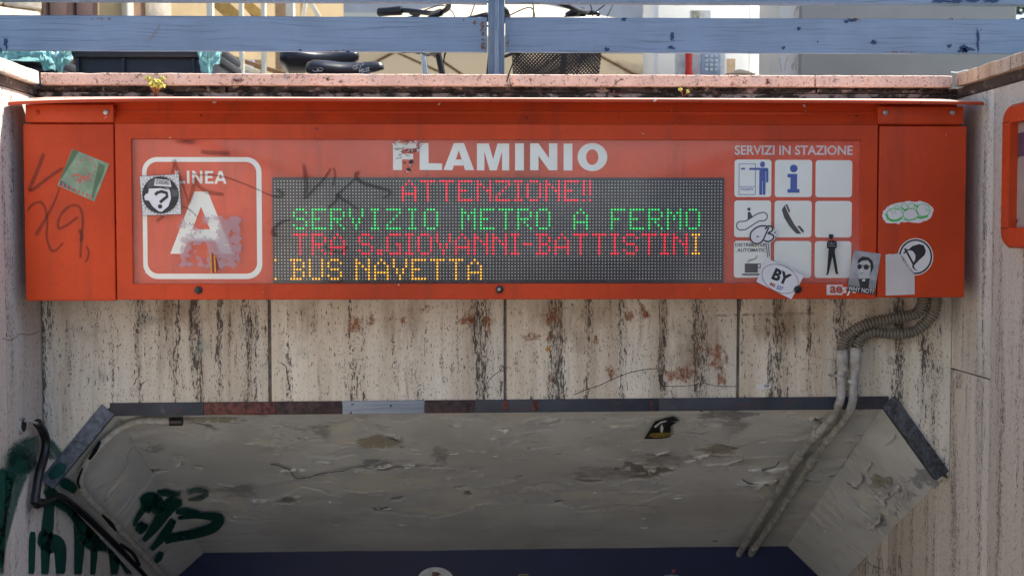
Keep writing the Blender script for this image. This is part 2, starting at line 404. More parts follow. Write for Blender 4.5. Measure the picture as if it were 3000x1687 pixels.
m_rail = brushpaint('blue_railing_paint'); m_post = brushpaint('blue_post_paint', (0.15, 0.225, 0.325), True, 1.0)
def trimpaint(name):
    g = G(name); v = g.pos(rnd=4.0)
    f = g.noise(g.pos((4, 4, 4), rnd=4.0), 1.3, 5, 0.6); fine = g.noise(v, 40, 6, 0.7)
    c = g.mix(g.step(f, 0.35, 0.6), (0.022, 0.027, 0.038), (0.042, 0.05, 0.068))
    c = g.mix(g.step(fine, 0.56, 0.66), c, (0.08, 0.035, 0.026))
    pale = g.step(g.noise(v, 26, 6, 0.75), 0.62, 0.68); c = g.mix(g.math('MULTIPLY', pale, 0.45), c, (0.16, 0.17, 0.19))
    return g.fin(c, 0.6, 0.0, g.bump(fine, 0.4, 0.002))
m_trim = trimpaint('slate_trim_paint'); m_trim_pale = brushpaint('pale_grey_blue_trim', (0.26, 0.30, 0.35))
m_trim_red = plain('oxide_red_primer', (0.10, 0.028, 0.022), 0.6, var=0.75, sc=60, bump=0.3)
m_trim_maroon = plain('maroon_rust', (0.045, 0.024, 0.024), 0.7, var=0.7, sc=45, bump=0.4)
m_pvc = plain('dusty_grey_pvc', (0.39, 0.385, 0.355), 0.55, var=0.35, sc=26)
m_hose = plain('corrugated_beige_grey', (0.175, 0.155, 0.12), 0.55, var=0.2, sc=18)
m_blue_beam = plain('navy_beam_paint', (0.005, 0.011, 0.055), 0.55, var=0.2, sc=5)
m_concrete = plain('stair_stone', (0.13, 0.125, 0.12), 0.85, var=0.15, sc=8, bump=0.2)
m_asphalt = plain('street_paving', (0.11, 0.105, 0.10), 0.9, var=0.25, sc=25, bump=0.4)

# ------------------------------------------------------------------ setting
YW = 0.25
XL, XR = P(115, 640, YW).x, P(2795, 640, YW).x
COPZ = SZ(218, 0.19)             # top of the parapet coping
COPB = SZ(252, 0.19)
ZT = -1.35                       # stair landing under the camera
# street: one sheet with the stair opening left out
HX0, HX1, HY0, HY1 = XL - 0.28, XR + 0.28, -8.0, 0.62
xs = [-150, HX0, HX1, 150]; ys = [-60, HY0, HY1, 150]
V = [(x, y, 0.0) for y in ys for x in xs]
F = [(j * 4 + i, j * 4 + i + 1, (j + 1) * 4 + i + 1, (j + 1) * 4 + i) for j in range(3) for i in range(3) if not (i == 1 and j == 1)]
tag(mesh('street', V, F, m_asphalt), kind='structure')
# stairs: upper flight, landing, flight down into the underpass
prof = [(-8.0, 0.0)]; y, z = -8.0, 0.0
for i in range(8): z -= ZT / -8 ; prof.append((y, z)); y += 0.3; prof.append((y, z))
y = -2.4; prof.append((y, z))
for i in range(20): z -= 0.17; prof.append((y, z)); y += 0.3; prof.append((y, z))
prof.append((9.0, z)); ZFLOOR = z
V = []; F = []
for (yy, zz) in prof: V += [(XL - 0.01, yy, zz), (XR + 0.01, yy, zz)]
for i in range(len(prof) - 1): F.append((2 * i, 2 * i + 1, 2 * i + 3, 2 * i + 2))
tag(mesh('stairs', V, F, m_concrete), kind='structure')

# ---- side walls of the stairwell
def wallquad(name, X, y0, y1, z0, z1, mt, parent, face, bev=0.003):
    """stone slab whose face lies at X, 3 cm thick"""
    return box(name, X, X - 0.03 * face, y0, y1, z0, z1, mt, parent, bev)
def coping_bm(x0, x1, y0, y1, z0, z1, axis, seed, amp=0.0025, n=160):
    """slab with a chipped, uneven front arris; axis = long axis"""
    bm = boxbm(x0, x1, y0, y1, z0, z1)
    ed = [e for e in bm.edges if abs((e.verts[0].co - e.verts[1].co)[axis]) > 1e-6]
    bmesh.ops.subdivide_edges(bm, edges=ed, cuts=n, use_grid_fill=True)
    bmesh.ops.bevel(bm, geom=[e for e in bm.edges if len(e.link_faces) == 2 and e.calc_face_angle(0) > 1.0 and abs((e.verts[0].co - e.verts[1].co).normalized()[axis]) > 0.9], offset=0.0025, segments=1, affect='EDGES')
    for v in bm.verts:
        q = v.co * 30 + Vector((seed, 0, 0)); big = noise.noise(v.co * 9 + Vector((seed, 3, 0)))
        d = noise.noise_vector(q) * amp + noise.noise_vector(v.co * 90) * amp * 0.6
        if big > 0.45: d += Vector((0, 0.003, -0.002)) * (big - 0.45) * 4
        v.co += d
    return bm
lw = thing('stair_wall', (XL, -2, ZT), 'pale travertine stairwell wall left of the orange sign, spray-painted green', 'wall')
rw = thing('stair_wall', (XR, -2, ZT), 'beige travertine stairwell wall right of the orange sign, behind the conduits', 'wall')
zb = ZFLOOR
def yat(px, X): return PX(px, 640, X).y
# left wall slabs (vertical joints seen at px ~12 and the corner)
yj = yat(13, XL)
ZWT = SZ(283, 0.2)
zl1 = PX(60, 1302, XL).z
for (a, b, zz0, zz1) in ((yj + 0.002, 3.2, zl1 + 0.002, ZWT), (yj + 0.002, 3.2, zb, zl1 - 0.0015)):
    wallquad('stone_panel', XL, a, b, zz0, zz1, m_trav_side, lw, 1)
for k in range(9):
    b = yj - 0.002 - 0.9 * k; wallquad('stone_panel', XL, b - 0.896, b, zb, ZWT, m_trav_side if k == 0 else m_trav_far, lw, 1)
box('backing', XL - 0.26, XL - 0.0305, -8.0, 6.0, zb - 0.1, ZWT, m_grout, lw)
# ledge under the coping, with black growth
box('moulding', XL - 0.26, XL + 0.008, -8.0, 0.235, ZWT + 0.001, COPB - 0.0015, m_pink_blk, lw, 0.003)
frombm('coping', coping_bm(XL - 0.28, XL + 0.03, -8.0, 0.183, COPB, COPZ + 0.004, 1, 5.0), m_trav_b, lw, 40)
# right wall slabs
yr = yat(2907, XR); zr1 = PX(2850, 1097, XR).z
wallquad('stone_panel', XR, yr + 0.003, 0.9, zr1 + 0.002, ZWT, m_trav_b, rw, -1)
wallquad('stone_panel', XR, yr + 0.003, 0.9, zb, zr1 - 0.002, m_trav_right, rw, -1)
for a, b in ((0.904, 1.5), (1.504, 2.4), (2.404, 3.2)): wallquad('stone_panel', XR, a, b, zb, ZWT, m_trav_right, rw, -1)
for k in range(9):
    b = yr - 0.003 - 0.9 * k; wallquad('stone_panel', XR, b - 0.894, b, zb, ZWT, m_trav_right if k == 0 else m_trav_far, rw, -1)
box('backing', XR + 0.0305, XR + 0.26, -8.0, 6.0, zb - 0.1, ZWT, m_grout, rw)
box('moulding', XR - 0.008, XR + 0.26, -8.0, 0.235, ZWT + 0.001, COPB - 0.0015, m_pink_blk, rw, 0.003)
frombm('coping', coping_bm(XR - 0.03, XR + 0.28, -8.0, 0.183, COPB, COPZ + 0.004, 1, 9.0), travertine('tan_coping', (0.60, 0.47, 0.36), (0.42, 0.28, 0.18), 0.0, 0.35), rw, 40)  # tan base colour holds warm bounce light along with brownish stain

# ---- lintel wall above the opening
lin = thing('lintel_wall', (0, 0.4, SZ(1180, YW)), 'travertine wall over the stair opening, behind and below the orange sign', 'wall')
def wp(px, py, Y=YW): q = P(px, py, Y); return (q.x, q.z)
zt = SZ(290, YW)
A0, B0, C0, D0 = wp(136, 1402), wp(322, 1192), wp(2604, 1172), wp(2772, 1383)
def lerpz(px): # lower edge of the panels follows the slightly sloping trim
    t = (px - 322) / (2604 - 322); return B0[1] + (C0[1] - B0[1]) * t
joints = [(XL + 0.0015, None), (None, None)]
def jx(px): return P(px, 1000, YW).x
j1, j2, j3 = jx(790), jx(1480), jx(2163)
def zlow(x): t = (x - B0[0]) / (C0[0] - B0[0]); return B0[1] + (C0[1] - B0[1]) * t
JG = 0.0055
panels = [
    [(XL + 0.002, zt), (j1 - JG, zt), (j1 - JG, zlow(j1)), B0, A0, (XL + 0.002, A0[1] - 0.02)],
    [(j1 + JG, zt), (j2 - JG * 0.9, zt), (j2 - JG * 0.9, zlow(j2)), (j1 + JG, zlow(j1))],
    [(j2 + JG * 0.9, zt), (j3 - JG, zt), (j3 - JG, zlow(j3)), (j2 + JG * 0.9, zlow(j2))],
    [(j3 + JG, zt), (XR - 0.002, zt), (XR - 0.002, D0[1] - 0.02), D0, C0, (j3 + JG, zlow(j3))]]
pan = []
for k, pl in enumerate(panels): pan.append(prism('stone_panel', pl, YW, YW + 0.03, m_trav, lin, 0.0022))
# backing/core of the lintel (joint filler shows between the slabs)
core = [(XL - 0.2, zt + 0.03), (XR + 0.2, zt + 0.03), (XR + 0.2, D0[1] - 0.02), (D0[0], D0[1] - 0.02), (D0[0] - 0.002, D0[1] + 0.004), (C0[0], C0[1] + 0.006), (B0[0], B0[1] + 0.006), (A0[0] + 0.002, A0[1] + 0.004), (A0[0], A0[1] - 0.02), (XL - 0.2, A0[1] - 0.02)]
prism('core', core, YW + 0.0075, YW + 0.3, m_grout, lin)
# courses between slabs and coping
box('course', XL - 0.2, XR + 0.2, 0.236, 0.5, SZ(291, 0.236), SZ(273, 0.236), m_pink_low, lin, 0.002)
jj = [(XL + 0.001, P(660, 262, .22).x), (P(668, 262, .22).x, P(1492, 262, .22).x), (P(1498, 262, .22).x, P(2390, 262, .22).x), (P(2396, 262, .22).x, XR - 0.001)]
for a, b in jj: frombm('course', coping_bm(a, b, 0.222, 0.5, SZ(272, 0.22), SZ(254.5, 0.22), 0, a * 10, 0.0022, 120), m_pink_blk, lin, 40)
cop = [(XL + 0.034, P(1487, 235, .19).x - 0.002, 1), (P(1492, 235, .19).x + 0.004, P(2387, 235, .19).x - 0.001, 4), (P(2391, 235, .19).x, P(2784, 235, .19).x - 0.001, 7), (P(2786, 235, .19).x, XR - 0.034, 8)]
for a, b, s in cop: frombm('coping', coping_bm(a, b, 0.19 + (0.004 if s == 8 else 0), 0.60, COPB, COPZ, 0, s, 0.0013, max(12, int(190 * (b - a)))), m_pink, lin, 40)
box('core', XL - 0.2, XR + 0.2, 0.5, 0.62, -0.05, COPB - 0.003, m_pink_low, lin, 0.003)

# ---- sloping ceiling of the underpass (peeling paint modelled in relief)
YS, YE = YW + 0.012, 1.65
zBf = P(596, 1621, YE).z; zCf = P(2305, 1601, YE).z
Xb, Xc = B0[0], C0[0]
zBn, zCn = B0[1] + 0.002, C0[1] + 0.002
zAn, zDn = A0[1] + 0.002, D0[1] + 0.002
zAf = zBf - (zBn - zAn) * 0.82; zDf = zCf - (zCn - zDn) * 0.82
def soffit(u, v):
    """u 0..3 across (chamfer, flat, chamfer), v 0..1 into the underpass"""
    n = [(XL, zAn), (Xb, zBn), (Xc, zCn), (XR, zDn)]; f = [(XL, zAf), (Xb, zBf), (Xc, zCf), (XR, zDf)]
    k = min(2, int(u)); t = u - k
    a = Vector((n[k][0], YS, n[k][1])).lerp(Vector((n[k + 1][0], YS, n[k + 1][1])), t); b = Vector((f[k][0], YE, f[k][1])).lerp(Vector((f[k + 1][0], YE, f[k + 1][1])), t)
    return a.lerp(b, v)
def splane(k):
    a, b, c = soffit(k + 0.001, 0), soffit(k + 0.999, 0), soffit(k + 0.5, 1.0); n = (b - a).cross(c - a).normalized()
    if n.z > 0: n = -n
    return a, n
SPL = [splane(k) for k in range(3)]
def PS(px, py, k=1, off=0.004):
    a, n = SPL[k]; return PPL(px, py, a + n * off, n)
def ceilmat(name):
    g = G(name); v = g.pos(); at = lambda k: g.n('Attribute', attribute_name=k).outputs['Fac']
    base = g.mix(g.step(g.noise(v, 2.2, 4, 0.6), 0.38, 0.62), (0.56, 0.565, 0.54), (0.70, 0.71, 0.69))
    base = g.mix(g.math('MULTIPLY', g.step(g.noise(g.pos((4, 9, 9)), 1.2, 5, 0.72), 0.52, 0.70), 0.5), base, (0.38, 0.365, 0.34))
    fine = g.noise(g.pos((26, 60, 60)), 1.0, 4, 0.7)
    base = g.mix(g.math('MULTIPLY', g.step(fine, 0.58, 0.70), 0.35), base, (0.76, 0.76, 0.74))
    c = g.mix(at('peel'), base, g.mix(g.step(g.noise(v, 5, 3, 0.6), 0.42, 0.58), (0.70, 0.68, 0.61), (0.58, 0.595, 0.59)))
    c = g.mix(at('deep'), c, (0.30, 0.275, 0.24)); c = g.mix(g.math('MULTIPLY', at('edge'), 0.8), c, (0.78, 0.77, 0.74))
    c, h = specks(g, c, v, 10, 0.10, 0.8, (0.05, 0.045, 0.04))
    return g.fin(c, 0.55, 0.0, g.bump(fine, 0.35, 0.003))
m_ceil = ceilmat('peeling_ceiling_paint')
def ceil_patch(k, nu, nv, nm):
    V = []; PE = []; ED = []; DP = []; F = []; nrm = SPL[k][1]
    for j in range(nv + 1):
        for i in range(nu + 1):
            p = soffit(k + min(0.99999, i / nu), j / nv); v_ = j / nv
            q = Vector((p.x * 2.0, p.y * 3.6, k * 9.0 + 1.3)); w = noise.noise_vector(q * 2.2) * 0.30
            f = noise.fractal(q + w, 0.8, 2.1, 5) + 0.16 * noise.noise(q * 7.0) + 0.08 * noise.noise(q * 21.0)
            f2 = noise.fractal(q * 1.9 + w + Vector((31, 5, 0)), 0.8, 2.1, 4) + 0.15 * noise.noise(q * 9.0)
            snd = max(0, v_ - 0.60) * 2.4                       # the far part is sounder
            f -= snd; f2 -= snd * 1.5
            pe = min(1, max(0, (f - 0.16) / 0.02)); dp = min(1, max(0, (f2 - 0.66) / 0.03))
            ed = max(0.0, 1 - abs(f - 0.15) / 0.025); ed2 = max(0.0, 1 - abs(f2 - 0.64) / 0.05)
            lift = max(0, noise.noise(q * 4.0 + Vector((0, 0, 5)))) * 1.8
            up = ed * lift * 0.006 + ed2 * lift * 0.012
            fr = noise.fractal(Vector((p.x * 9, p.y * 34, 2.0 + k)), 0.8, 2.0, 3); rip = max(0, fr - 0.50) * 0.004 * max(0, 1 - snd)
            wav = noise.fractal(Vector((p.x * 1.2, p.y * 2, 7)), 1.0, 2.0, 3) * 0.003
            V.append(p + nrm * (wav - 0.0022 * pe - 0.006 * dp + up + rip)); PE.append(pe); DP.append(dp); ED.append(min(1, up * 130 + rip * 60))
    for j in range(nv):
        for i in range(nu):
            a = j * (nu + 1) + i; F.append((a, a + nu + 1, a + nu + 2, a + 1))
    return tag(mesh(nm, V, F, m_ceil, None, True, attr={'peel': PE, 'edge': ED, 'deep': DP}), kind='structure')
ceil_patch(1, 460, 250, 'ceiling'); ceil_patch(0, 60, 250, 'ceiling_chamfer'); ceil_patch(2, 60, 250, 'ceiling_chamfer')
# curled paint flakes hanging off the ceiling, and cracks in it
m_flk = plain('curled_paint', (0.60, 0.59, 0.55), 0.6, var=0.15, sc=25); CEIL = [o for o in COL.objects if o.name == 'ceiling'][0]
m_ccrack = decal('ceiling_crack', (0.04, 0.036, 0.03), 0.9, 0.95, 0.3, 0.5, 60, 0.45); m_cpatch = decal('bare_plaster', (0.40, 0.36, 0.27), 0.9, 0.85, 0.40, 0.46, 26, 0.6, (1, 1.6, 1.6), stain=True); m_cgrey = decal('grey_underlayer', (0.33, 0.34, 0.35), 0.9, 0.8, 0.40, 0.46, 26, 0.6, (1, 1.6, 1.6), stain=True); m_cpale = decal('pale_underlayer', (0.72, 0.71, 0.69), 0.9, 0.75, 0.38, 0.44, 30, 0.6, (1, 1.6, 1.6), stain=True); m_cdark = decal('damp_stain', (0.24, 0.22, 0.195), 0.9, 0.38, 0.3, 0.62, 20, 0.6, (1, 1.6, 1.6), stain=True)
def fside(x, y):
    t = (y - 1200) / 421.0; return 0 if x < 325 + 271 * t else 2 if x > 2604 - 299 * (y - 1180) / 421.0 else 1
def flake(px, py, w, h, lift, seed, ang=0.0):
    rnd = random.Random(seed); k = fside(px, py); n = 7; V = []; F = []; top = [rnd.uniform(-.25, .25) for _ in range(n + 1)]; bot = [rnd.uniform(.45, 1.0) * (math.sin(math.pi * (i + .35) / (n + .7)) ** .5) for i in range(n + 1)]; ca, sa = math.cos(rad(ang)), math.sin(rad(ang))
    for j in range(4):
        t = j / 3
        for i in range(n + 1):
            u = (i / n - .5) * w; v_ = (top[i] * .4 * (1 - t) + bot[i] * t) * h; V.append(PS(px + u * ca - v_ * sa, py + u * sa + v_ * ca, k, 0.001 + lift * t ** 1.6 * (.5 + .5 * bot[i])))
    for j in range(3):
        for i in range(n): F.append((j * (n + 1) + i, j * (n + 1) + i + 1, (j + 1) * (n + 1) + i + 1, (j + 1) * (n + 1) + i))
    mesh('paint_flake', V, F, m_flk, CEIL, True)
kq = lambda x, y: (800 + x / 2.975, 1200 + y / 2.975); kz = lambda x, y: (1500 + x / 1.717, 843 + y / 1.717)
rnd = random.Random(77); FL = [(*kq(420, 440), 60, 16, .02), (*kq(350, 570), 70, 10, .016), (*kq(120, 520), 60, 12, .014), (*kq(940, 480), 90, 14, .014), (*kq(1180, 480), 40, 18, .02), (*kq(940, 850), 60, 13, .022), (*kq(1590, 130), 40, 14, .016), (*kq(1990, 170), 50, 16, .016), (*kq(1920, 245), 30, 10, .012), (*kz(1290, 905), 120, 26, .035), (*kz(1230, 975), 120, 22, .035), (*kz(1500, 955), 70, 20, .03), (*kz(830, 660), 40, 12, .018), (*kz(1000, 680), 70, 18, .018), (*kz(950, 840), 50, 16, .018), (*kz(1060, 870), 120, 18, .018), (*kz(720, 835), 80, 9, .016), (*kz(890, 865), 40, 14, .016), (*kz(1720, 965), 50, 26, .02), (*kz(1740, 735), 26, 10, .014), (*kz(1850, 1060), 60, 26, .02), (*kz(1920, 1010), 40, 22, .018), (*kz(1810, 1170), 60, 24, .016), (*kz(1780, 900), 40, 16, .015), (*kz(1900, 760), 40, 10, .01), (430, 1310, 34, 14, .018), (520, 1350, 26, 18, .016), (1120, 1245, 40, 8, .012), (660, 1420, 46, 9, .012), (620, 1460, 40, 12, .014)]
for i in range(46): FL.append((rnd.uniform(460, 2350), 1215 + 330 * rnd.random() ** 1.5, rnd.uniform(8, 36), rnd.uniform(2, 5), rnd.uniform(.003, .007)))
for i, (x, y, w, h, l) in enumerate(FL): flake(x, y, w, h, l, i, rnd.uniform(-12, 12) if fside(x, y) == 1 else -48 if fside(x, y) == 2 else 40)
def onCe(x, y): return PS(x, y, fside(x, y), 0.0075)
for pts, w in (([kq(*p) for p in ((-30, 470), (60, 490), (140, 525), (200, 595), (300, 590), (400, 560), (480, 545))], 3.2), ([kq(*p) for p in ((480, 545), (620, 530), (700, 500), (830, 510), (980, 525), (1080, 500), (1290, 488))], 2.0), ([kq(*p) for p in ((860, 858), (930, 862), (1010, 845))], 3.5), ([kq(*p) for p in ((990, 230), (1060, 262), (1120, 280))], 2), ([kz(*p) for p in ((1155, 960), (1200, 985), (1290, 990), (1340, 975))], 4), ([kz(*p) for p in ((1240, 920), (1320, 900), (1345, 870))], 3.5), ([kz(*p) for p in ((670, 835), (740, 842), (800, 840))], 2.2), ([kz(*p) for p in ((1680, 975), (1720, 1005), (1745, 1015))], 3), ([(1105, 1405), (1130, 1420)], 3)): ribbon('ceiling_crack', pts, w, m_ccrack, CEIL, onCe, soft=.5)
for x, y, a, b, mt in ((*kz(1030, 818), 62, 14, m_cpatch), (*kz(1130, 690), 40, 24, m_cdark), (*kz(1100, 640), 110, 12, m_cgrey), (*kz(1050, 870), 70, 16, m_cpale), (*kz(1000, 720), 90, 34, m_cpale), (*kz(780, 870), 90, 20, m_cdark), (*kq(900, 470), 50, 14, m_cgrey), (*kq(1460, 390), 30, 30, m_cdark), (*kq(100, 250), 60, 40, m_cpale), (*kq(420, 180), 44, 22, m_cdark), (*kq(880, 290), 70, 22, m_cpatch), (*kz(1850, 990), 40, 34, m_cpatch), (*kz(1900, 1050), 60, 50, m_cpale), (*kz(1830, 1180), 34, 22, m_cdark), (*kz(2080, 950), 50, 40, m_cgrey), (*kz(1980, 1040), 40, 20, m_cdark), (450, 1312, 30, 20, m_cdark), (520, 1345, 26, 16, m_cpale), (700, 1440, 80, 20, m_cdark), (640, 1230, 90, 10, m_cpatch), (*kz(500, 930), 120, 20, m_cdark), (*kz(560, 1110), 120, 14, m_cpale), (*kz(200, 1000), 60, 14, m_cpale)): blob('paint_patch', x, y, a * 1.25, b * 1.25, mt, CEIL, onCe, jag=.35, soft=.5, n=18)

# beam at the foot of the slope, and the passage behind it
bm_ = thing('blue_beam', (0, YE, zBf - 0.6), 'dark navy painted beam at the bottom edge, below the peeling ceiling', 'beam')
prism('beam_face', [(XL, zAf - 0.5), (XL, zAf), (Xb, zBf + 0.006), (Xc, zCf + 0.006), (XR, zDf), (XR, zDf - 0.5)], YE - 0.012, YE + 0.25, m_blue_beam, bm_, 0.002)
V = [(XL, YE + .25, zAf - .5), (XR, YE + .25, zAf - .5), (XR, 9, zAf - .5), (XL, 9, zAf - .5), (XL, 9, ZFLOOR), (XR, 9, ZFLOOR)]
tag(mesh('passage_ceiling', V, [(0, 1, 2, 3), (3, 2, 5, 4)], m_concrete), kind='structure')
for X in (XL - 0.005, XR + 0.005):
    tag(mesh('passage_wall', [(X, 3.0, ZFLOOR), (X, 9, ZFLOOR), (X, 9, 0), (X, 3.0, 0)], [(0, 1, 2, 3)], m_concrete), kind='structure')
# stickers cut by the bottom edge of the picture
st = blob('round_sticker', 1276, 1700, 54, 40, plain('white_sticker', (0.6, 0.62, 0.62), 0.5), bm_, lambda x, y: P(x, y, YE - 0.0135), n=30, jag=0.0, soft=0.02); st['label'] = 'round white sticker on the navy beam'
blob('sticker_print', 1277, 1681, 12, 8, plain('brown_print', (0.12, 0.05, 0.03)), st, lambda x, y: P(x, y, YE - 0.0145), jag=0.3, soft=0.1)
flat('sticker', [[(1515, 1690), (1521, 1681), (1546, 1681), (1552, 1690)], [(1520, 1689), (1524, 1684), (1543, 1684), (1547, 1689)]], None, bm_, YE - 0.0135, mats=[plain('tan_print', (.3, .26, .17)), m_black_print], idx=[0, 1])
blob('sticker', 1962, 1688, 20, 7, plain('grey_print', (.3, .3, .3)), bm_, lambda x, y: P(x, y, YE - 0.0135), jag=.5, soft=.1)
blob('sticker', 1973, 1672, 5, 5, plain('red_print', (.4, .06, .05)), bm_, lambda x, y: P(x, y, YE - 0.0135), jag=.3, soft=.1)

# ---- steel edge trim round the opening
tr = thing('edge_trim', (0, YW, zlow(0)), 'slate and rust coloured steel strip edging the stair opening', 'edge trim')
def trim(px0, px1, mt, bulge=0.0):
    a, b = P(px0, 1200, YW).x, P(px1, 1200, YW).x; t = 0.046
    return prism('trim_strip', [(a, zlow(a) + 0.014), (b, zlow(b) + 0.014), (b, zlow(b) - t + 0.016), (a, zlow(a) - t + 0.016)], YW - 0.006 - bulge, YW + 0.03, mt, tr, 0.0015)
for a, b, mt in ((323, 598, m_trim), (598.5, 808, m_trim_red), (808.5, 1003, m_trim_maroon), (1004, 1244, m_trim_pale), (1245, 1390, m_trim_maroon), (1390.5, 1928, m_trim), (1929, 2602, m_trim)): trim(a, b, mt, 0.002 if mt is m_trim_pale else 0.0)
for px, w in ((1482, 16), (1568, 18), (1908, 5)):
    blob('rust_patch', px, 1188, w * .7, 17, m_trim_red, tr, lambda x, y: P(x, y, YW - 0.0068), soft=0.02, jag=.12, n=9)
def dtrim(a, b, px_w, mt):
    (x0, z0), (x1, z1) = a, b; d = Vector((x1 - x0, z1 - z0)).normalized(); n = Vector((-d.y, d.x)); n = n if n.y > 0 else -n; w = px_w
    return prism('trim_strip', [(x0 + n.x * w * .35, z0 + n.y * w * .35), (x1 + n.x * w * .35, z1 + n.y * w * .35), (x1 - n.x * w * .65, z1 - n.y * w * .65), (x0 - n.x * w * .65, z0 - n.y * w * .65)], YW - 0.008, YW + 0.03, mt, tr, 0.0015)
m_trim_galv = plain('weathered_galvanised', (0.11, 0.13, 0.165), 0.5, 0.1, var=0.45, sc=55, bump=0.5)
dtrim((A0[0] - 0.004, A0[1] - 0.01), (B0[0] - 0.012, B0[1] - 0.002), 0.054, m_trim_galv)
dtrim((C0[0] + 0.004, C0[1] + 0.004), (D0[0] - 0.008, D0[1] - 0.006), 0.055, plain('worn_slate_strip', (0.060, 0.066, 0.078), .6, var=.7, sc=70, bump=.5))

# ================================================================== the station sign
sign = thing('station_sign', (0, 0.1, SZ(878)), 'wide orange-red metal station sign with LED message board, FLAMINIO lettering and stickers', 'sign')
sx, sz = SX, SZ
box('housing', sx(80), sx(2820), 0.032, 0.205, sz(873), sz(322), m_red, sign, 0.004)
box('wall_bracket', sx(600), sx(700), 0.205, YW, sz(800), sz(420), m_dark, sign)
box('wall_bracket', sx(2200), sx(2300), 0.205, YW, sz(800), sz(420), m_dark, sign)
lc = box('side_cover', sx(71), sx(336), 0.0, 0.031, sz(879.5), sz(366), m_red, sign, 0.004, 3)
rc = box('side_cover', sx(2573.5), sx(2829), 0.0, 0.031, sz(873), sz(367), m_red, sign, 0.004, 3)
# hinged door frame: ring of four mitred bars with a real rebate
ox0, ox1, oz0, oz1 = sx(340), sx(2569), sz(877), sz(364)
ix0, ix1, iz0, iz1 = sx(387), sx(2523), sz(831), sz(409)
V = []; F = []; ch = 0.002
for yy, g_ in ((0.030, 0), (-0.001 + ch, 0), (-0.001, ch)): V += [(ox0 + g_, yy, oz0 + g_), (ox1 - g_, yy, oz0 + g_), (ox1 - g_, yy, oz1 - g_), (ox0 + g_, yy, oz1 - g_)]
for yy, g_ in ((-0.001, ch * .5), (-0.001 + ch * .5, 0), (0.030, 0)): V += [(ix0 - g_, yy, iz0 - g_), (ix1 + g_, yy, iz0 - g_), (ix1 + g_, yy, iz1 + g_), (ix0 - g_, yy, iz1 + g_)]
for k in range(6):
    for i in range(4): F.append((k * 4 + i, k * 4 + (i + 1) % 4, ((k + 1) % 6) * 4 + (i + 1) % 4, ((k + 1) % 6) * 4 + i))
bmf = bmesh.new(); vv = [bmf.verts.new(v) for v in V]
for f in F: bmf.faces.new([vv[i] for i in f])
bmesh.ops.recalc_face_normals(bmf, faces=list(bmf.faces)); frame = frombm('door_frame', bmf, m_red, sign)
def disc(name, px, py, r, Y0, Y1, mt, parent, bev=0.001, n=20):
    c = P(px, py, Y0); return prism(name, [(c.x + r * math.cos(2 * math.pi * i / n), c.z + r * math.sin(2 * math.pi * i / n)) for i in range(n)], Y0, Y1, mt, parent, bev)
for px, py in ((580, 850), (1463, 848), (2338, 848)):
    k = disc('lock', px, py, 0.0125, -0.007, 0.0, m_black, frame, 0.002)
    disc('keyhole', px, py, 0.0055, -0.009, -0.006, m_steel, frame, 0.001, 8) if px == 1463 else disc('keyhole', px, py, 0.006, -0.0085, -0.006, m_black, frame, 0.001)
# hood: cove panel, end plates with bolts, drooping visor
prf = [(0.013, 364), (0.020, 352), (0.030, 338), (0.037, 322), (0.040, 304), (0.042, 292)]
V = []; F = []
for x in (sx(90), sx(2812)):
    for yy, py in prf: V.append((x, yy, SZ(py, yy)))
n = len(prf)
for i in range(n - 1): F.append((i, n + i, n + i + 1, i + 1))
mesh('cove_panel', V, F, m_red, sign, True)
for a, b, bol in ((77, 335, ((107, 330, 1), (309, 329, 0))), (2571, 2821, ((2595, 330, 0), (2791, 330, 0)))):
    pl = rrect(0, 0, 1, 1, .01, 2)
    e = prism('hood_end', [(sx(a), sz(361)), (sx(b), sz(361)), (sx(b), sz(309)), (sx(a), sz(309))], 0.006, 0.036, m_red, sign, 0.003)
    for px, py, red in bol:
        disc('bolt', px, py, 0.0085, 0.0005, 0.006, m_red if red else m_steel, e, 0.002, 6 if red else 14)
xa, xb = sx(44), sx(2862); NV = 60; V = []; F = []
for i in range(NV + 1):
    t = i / NV; x = xa + (xb - xa) * t
    pf = 289.5 + 13.5 * math.exp(-t / 0.07) + 6.0 * math.exp(-(1 - t) / 0.10) + 0.7 * noise.noise(Vector((t * 9, 0, 0)))
    yf = -0.052; yb = 0.222
    e = min(t, 1 - t) * (xb - xa); cut = max(0.0, 1 - e / 0.07)
    zf = SZ(pf, yf); zbk = SZ(286.3, yb)
    def zt_(yy): return zf + (zbk - zf) * ((yy - yf) / (yb - yf))
    rr = 0.012 if e < 0.001 else 0.0
    row = [(yf + rr, zt_(yf + rr)), (yf + 0.07, zt_(yf + 0.07) + 0.002), (yb - 0.11 * cut, zt_(yb - 0.11 * cut)), (yb - 0.11 * cut, zt_(yb - 0.11 * cut) - 0.004), (yf + 0.008, zt_(yf + .008) - 0.004), (yf + 0.007, zf - 0.0095), (yf + 0.001 + rr, zf - 0.0095), (yf - 0.001 + rr, zf - 0.003)]
    V += [(x, a, b) for a, b in row]
for i in range(NV):
    for k in range(8): F.append((i * 8 + k, i * 8 + (k + 1) % 8, (i + 1) * 8 + (k + 1) % 8, (i + 1) * 8 + k))
F += [tuple(range(8)), tuple(reversed(range(NV * 8, NV * 8 + 8)))]
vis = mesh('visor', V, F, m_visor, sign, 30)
# debris lying on the visor
for px in (201, 275, 410, 418): blob('dead_leaf', px, 294, 7, 2.2, m_black_print, vis, lambda x, y: P(x, y, 0.09) + Vector((0, -.03, 0.003)), jag=.4, soft=.05)

